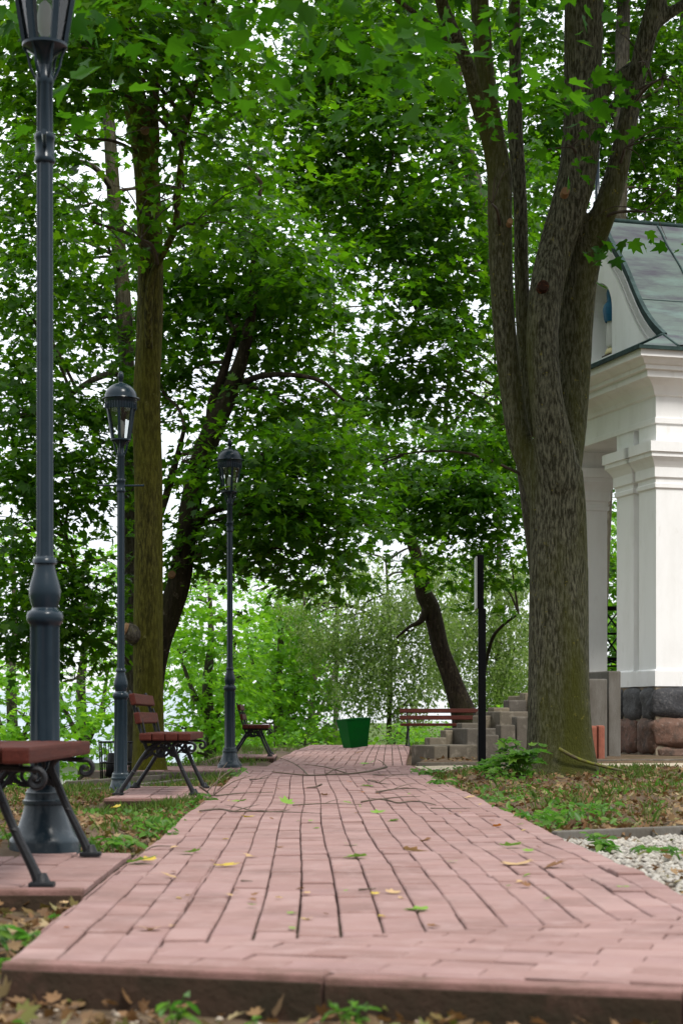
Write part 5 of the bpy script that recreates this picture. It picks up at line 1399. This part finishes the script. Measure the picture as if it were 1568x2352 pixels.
def fallen(u, v, size, mat_, label, rz=None, group='fallen leaves on the brick path', curl=None, lift=.0):
    q = gnd(u, v, 0.0)
    z = path_z(q.x, q.y) + .006 + lift
    n_ = np.array([[random.gauss(0, .11), random.gauss(0, .11), 1.0]])
    size *= .60 if mat_ == 'forange' else .85
    a = random.uniform(0, 6.28) if rz is None else rz
    o = leaf_mesh('fallen_leaf', np.zeros((1, 3)), n_, np.array([[math.cos(a), math.sin(a), .05]]), np.array([size]), MAPLE, M[mat_], None, (0, 0, 0), random.uniform(-.25, .45) if curl is None else curl)
    o.location = (q.x, q.y, z)
    return tag(o, label, 'leaf', group)
C8 = lambda x, y: (x * 1.0, 1929 + y * 1.0)
for u, v, s, m_, lab in (
    (C5(1235, 1270) + (.13, 'fyellow', 'bright yellow maple leaf on the left rows of the path')),
    (C5(1395, 1000) + (.11, 'fyellow', 'golden leaf at mid path by the wavy dead branch')),
    (C5(665, 938) + (.09, 'fyellow', 'big golden leaf on the soil in front of the bench pavement')),
    (C5(1085, 1198) + (.12, 'fgreen', 'flat green leaf on the path left of the bright yellow one')),
    (C5(740, 1255) + (.16, 'fgreen', 'large yellow-green leaf at the path edge by the near bench')),
    (C5(860, 1242) + (.12, 'fyellow', 'yellow leaf right beside the large yellow-green one')),
    (C5(985, 1345) + (.07, 'fpale', 'curled tan leaf on the left part of the path')),
    (345, 2137, .085, 'fpale', 'pale cream leaf lying nearest the front left of the path'),
    (400, 2129, .03, 'fpale', 'small pale scrap just right of the nearest cream leaf'),
    (C6(975, 982) + (.12, 'fgreen', 'green leaf at the centre of the path')),
    (C6(845, 1145) + (.09, 'fgreen', 'small green leaf right of the path centre line')),
    (C6(920, 1230) + (.12, 'fgreen', 'olive green leaf right of the path centre, nearer')),
    (C6(1280, 1118) + (.15, 'fbrown', 'shrivelled dark brown leaf on the right of the path')),
    (C6(1150, 1183) + (.13, 'fpale', 'pale flat leaf left of the shrivelled brown one')),
    (C6(1110, 1022) + (.09, 'fgreen', 'pale green leaf with twig right of path centre')),
    (C6(1060, 1430) + (.07, 'fpale', 'pale round leaf on the near right rows')),
    (C6(1260, 1525) + (.10, 'fgreen', 'yellowish green leaf near the end of the long rows')),
    (C6(585, 1402) + (.04, 'fbrown', 'tiny dark brown leaf on the near centre row')),
    (C6(435, 1152) + (.06, 'fbrown', 'small red brown leaf on the left rows')),
    (C6(490, 920) + (.14, 'fgreen', 'long green leaf strip beside the straight twig')),
    (C6(690, 876) + (.10, 'fbrown', 'olive brown leaf behind the straight twig')),
    (C6(960, 820) + (.14, 'fgreen', 'green leaf under the crooked little twig')),
    (C6(935, 685) + (.28, 'fgreen', 'clump of green leaves on the path beyond the longest branch')),
    (C6(845, 918) + (.09, 'fgreen', 'green leaf under the right end of the straight twig')),
    (C6(905, 855) + (.08, 'forange', 'orange leaf speck at mid path')),
    (C6(300, 1222) + (.08, 'fpale', 'tan leaf with orange tip on the left rows')),
    (C7(545, 1050) + (.13, 'forange', 'orange leaf near the right edge of the path')),
    (C7(350, 890) + (.11, 'fpale', 'pale leaf at the right path edge farther back')),
    (C7(585, 1157) + (.15, 'fgreen', 'pale green leaf on the right rows')),
    (C7(690, 1195) + (.07, 'fgreen', 'small green leaf right of the pale green one')),
    (C7(640, 1272) + (.17, 'fpale', 'large tan maple leaf on the right rows of the path')),
    (C7(800, 1285) + (.12, 'fbrown', 'brown curled leaf stuck to the large tan one')),
    (C7(1225, 1390) + (.06, 'fgreen', 'tiny yellow-green leaf far right on the near path')),
    (983, 2130, .045, 'fbrown', 'small rust red leaf nearest the front of the path'),
    (672, 2138, .03, 'fgreen', 'tiny green leaf at the front end of the centre rows'),
    (663, 2101, .045, 'fgreen', 'small green leaf just behind the row ends'),
    (160, 2135, .035, 'forange', 'rusty leaf crumb at the front left corner'),
    (155, 2078, .04, 'fpale', 'tan leaf crumb on the left edge rows'),
    (C6(240, 898) + (.14, 'fgreen', 'green leafy sprig on the left path edge')),
    (C6(830, 800) + (.11, 'forange', 'orange scrap in front of the longest branch')),
    (C6(730, 665) + (.14, 'fbrown', 'brown leaf on the far stretch of the path')),
    (C6(870, 635) + (.2, 'fbrown', 'brown leaf heap on the far stretch near the bin')),
    (C6(290, 1440) + (.035, 'fbrown', 'black brown speck of leaf on the left near rows')),
    (C6(1410, 1255) + (.06, 'fgreen', 'small lime leaf on the far right rows'))):
    fallen(u, v, s, m_, lab)
for i in range(70):
    u_, v_ = random.uniform(330, 1350), random.choice([random.uniform(1775, 1900), random.uniform(1850, 2120)])
    q = gnd(u_, v_)
    if not (XL + .05 < q.x < XR - .05): continue
    o = fallen(u_, v_, random.uniform(.022, .05), random.choice(['fbrown', 'fbrown', 'fpale', 'fgreen', 'fyellow']), 'tiny leaf crumb scattered on the red bricks of the path', None, 'tiny leaf crumbs on the path')

def weed(x, y, z, n_, size, h, label, mat_='weed', shape=OVAL, spread=.05):
    r = empty('weed', (x, y, z), random.uniform(0, 6), label, 'plant', 'low green weeds')
    b = MB(); P, N, D, S = [], [], [], []
    for i in range(n_):
        a = random.uniform(0, 6.28); hh = h * random.uniform(.45, 1.0)
        tip = Vector((math.cos(a) * spread * random.uniform(.5, 1.5), math.sin(a) * spread * random.uniform(.5, 1.5), hh))
        b.tube([(0, 0, -.02), (tip.x * .4, tip.y * .4, hh * .6), tip], [.003, .0022, .0015], 5, 3)
        for k_ in range(3):
            P.append(tip * random.uniform(.75, 1)); D.append((math.cos(a + k_ * 2.1), math.sin(a + k_ * 2.1), random.uniform(-.4, .3))); N.append((random.gauss(0, .3), random.gauss(0, .3) - .25, 1)); S.append(size * random.uniform(.7, 1.2))
    b.build('stem', M['weed'], r)
    leaf_mesh('foliage', np.array(P), np.array(N), np.array(D), np.array(S), shape, M[mat_], r, (0, 0, 0), -.25)
def W(u, v, Y, *a, **k):
    p = at(u, v, Y); weed(p.x, Y, ground_z(p.x, Y), *a, **k)
W(400, 2352, 4.05, 4, .045, .11, 'tall seedling with upright leaf in front of the kerb, left of centre', spread=.02)
W(375, 2352, 3.95, 3, .04, .05, 'low sprout beside the tall seedling in front of the kerb', spread=.03)
W(602, 2352, 4.0, 3, .035, .06, 'smallest sprout at the centre in front of the kerb', spread=.02)
W(800, 2352, 4.0, 5, .045, .085, 'broad-leaved weed in front of the kerb, right of centre', spread=.04)
W(60, 2345, 3.95, 3, .03, .05, 'tiny sprout in front of the kerb at far left', spread=.02)
W(1250, 2350, 3.75, 3, .03, .04, 'low sprout in front of the kerb at far right', spread=.02)
W(225, 2350, 3.9, 4, .03, .04, 'mat of small leaves in front of the kerb at left', spread=.05)
W(40, 2150, 5.2, 9, .055, .10, 'leafy green weed beside the near left corner of the path', spread=.06)
W(130, 2085, 5.9, 5, .035, .05, 'small weed under the edge of the near bench pavement', spread=.05)
W(20, 2190, 4.9, 5, .04, .05, 'low weed at the left picture edge by the path corner', spread=.05)
W(285, 1935, 8.6, 9, .06, .12, 'leafy weed behind the foot of the near bench', spread=.09)
W(235, 1948, 8.5, 7, .06, .08, 'low spreading weed between bench foot and lamp foot', spread=.09)
W(355, 1905, 9.6, 9, .055, .10, 'clump of green weeds at the left path edge', spread=.1)
W(30, 1945, 8.5, 7, .05, .08, 'weed in front of the nearest lamp foot at the picture edge', spread=.1)
W(1195, 1752, 17.0, 26, .11, .38, 'bushy green seedling growing against the left foot of the forked maple', shape=MAPLE, spread=.17)
W(1155, 1770, 17.2, 14, .10, .22, 'low leafy seedling in front of the black sign post', shape=MAPLE, spread=.16)
W(1120, 1790, 17.0, 10, .08, .14, 'small maple seedling left of the sign post foot', shape=MAPLE, spread=.14)
W(1145, 1830, 14.8, 9, .06, .10, 'weed patch at the right path edge below the sign post', spread=.16)
W(1390, 1948, 8.9, 10, .06, .11, 'green weed growing out of the pale gravel', spread=.08)
W(1440, 1940, 8.8, 7, .05, .06, 'low weed beside the larger one in the pale gravel', spread=.1)
W(1565, 1970, 8.3, 6, .05, .10, 'weed in the gravel at the right picture edge', spread=.08)
W(1300, 1890, 10.8, 12, .06, .12, 'weeds along the dark gravel edging near the path', spread=.14)
W(1240, 1885, 11.0, 10, .06, .10, 'weeds at the right path edge where the gravel starts', spread=.13)
W(1350, 1875, 11.3, 9, .07, .11, 'weeds behind the dark gravel edging', spread=.14)
W(1030, 1800, 16.6, 9, .07, .12, 'weed tuft at the right path edge beyond the sign post', spread=.14)
W(975, 1775, 19.5, 9, .08, .14, 'weed tuft where the path meets the beige footway', spread=.16)
W(540, 1790, 18.9, 8, .06, .18, 'grassy sprig at the left path edge beside the grass plot', spread=.1)
W(470, 1838, 13.6, 7, .06, .10, 'weed at the corner of the bench pavement beside the path', spread=.08)
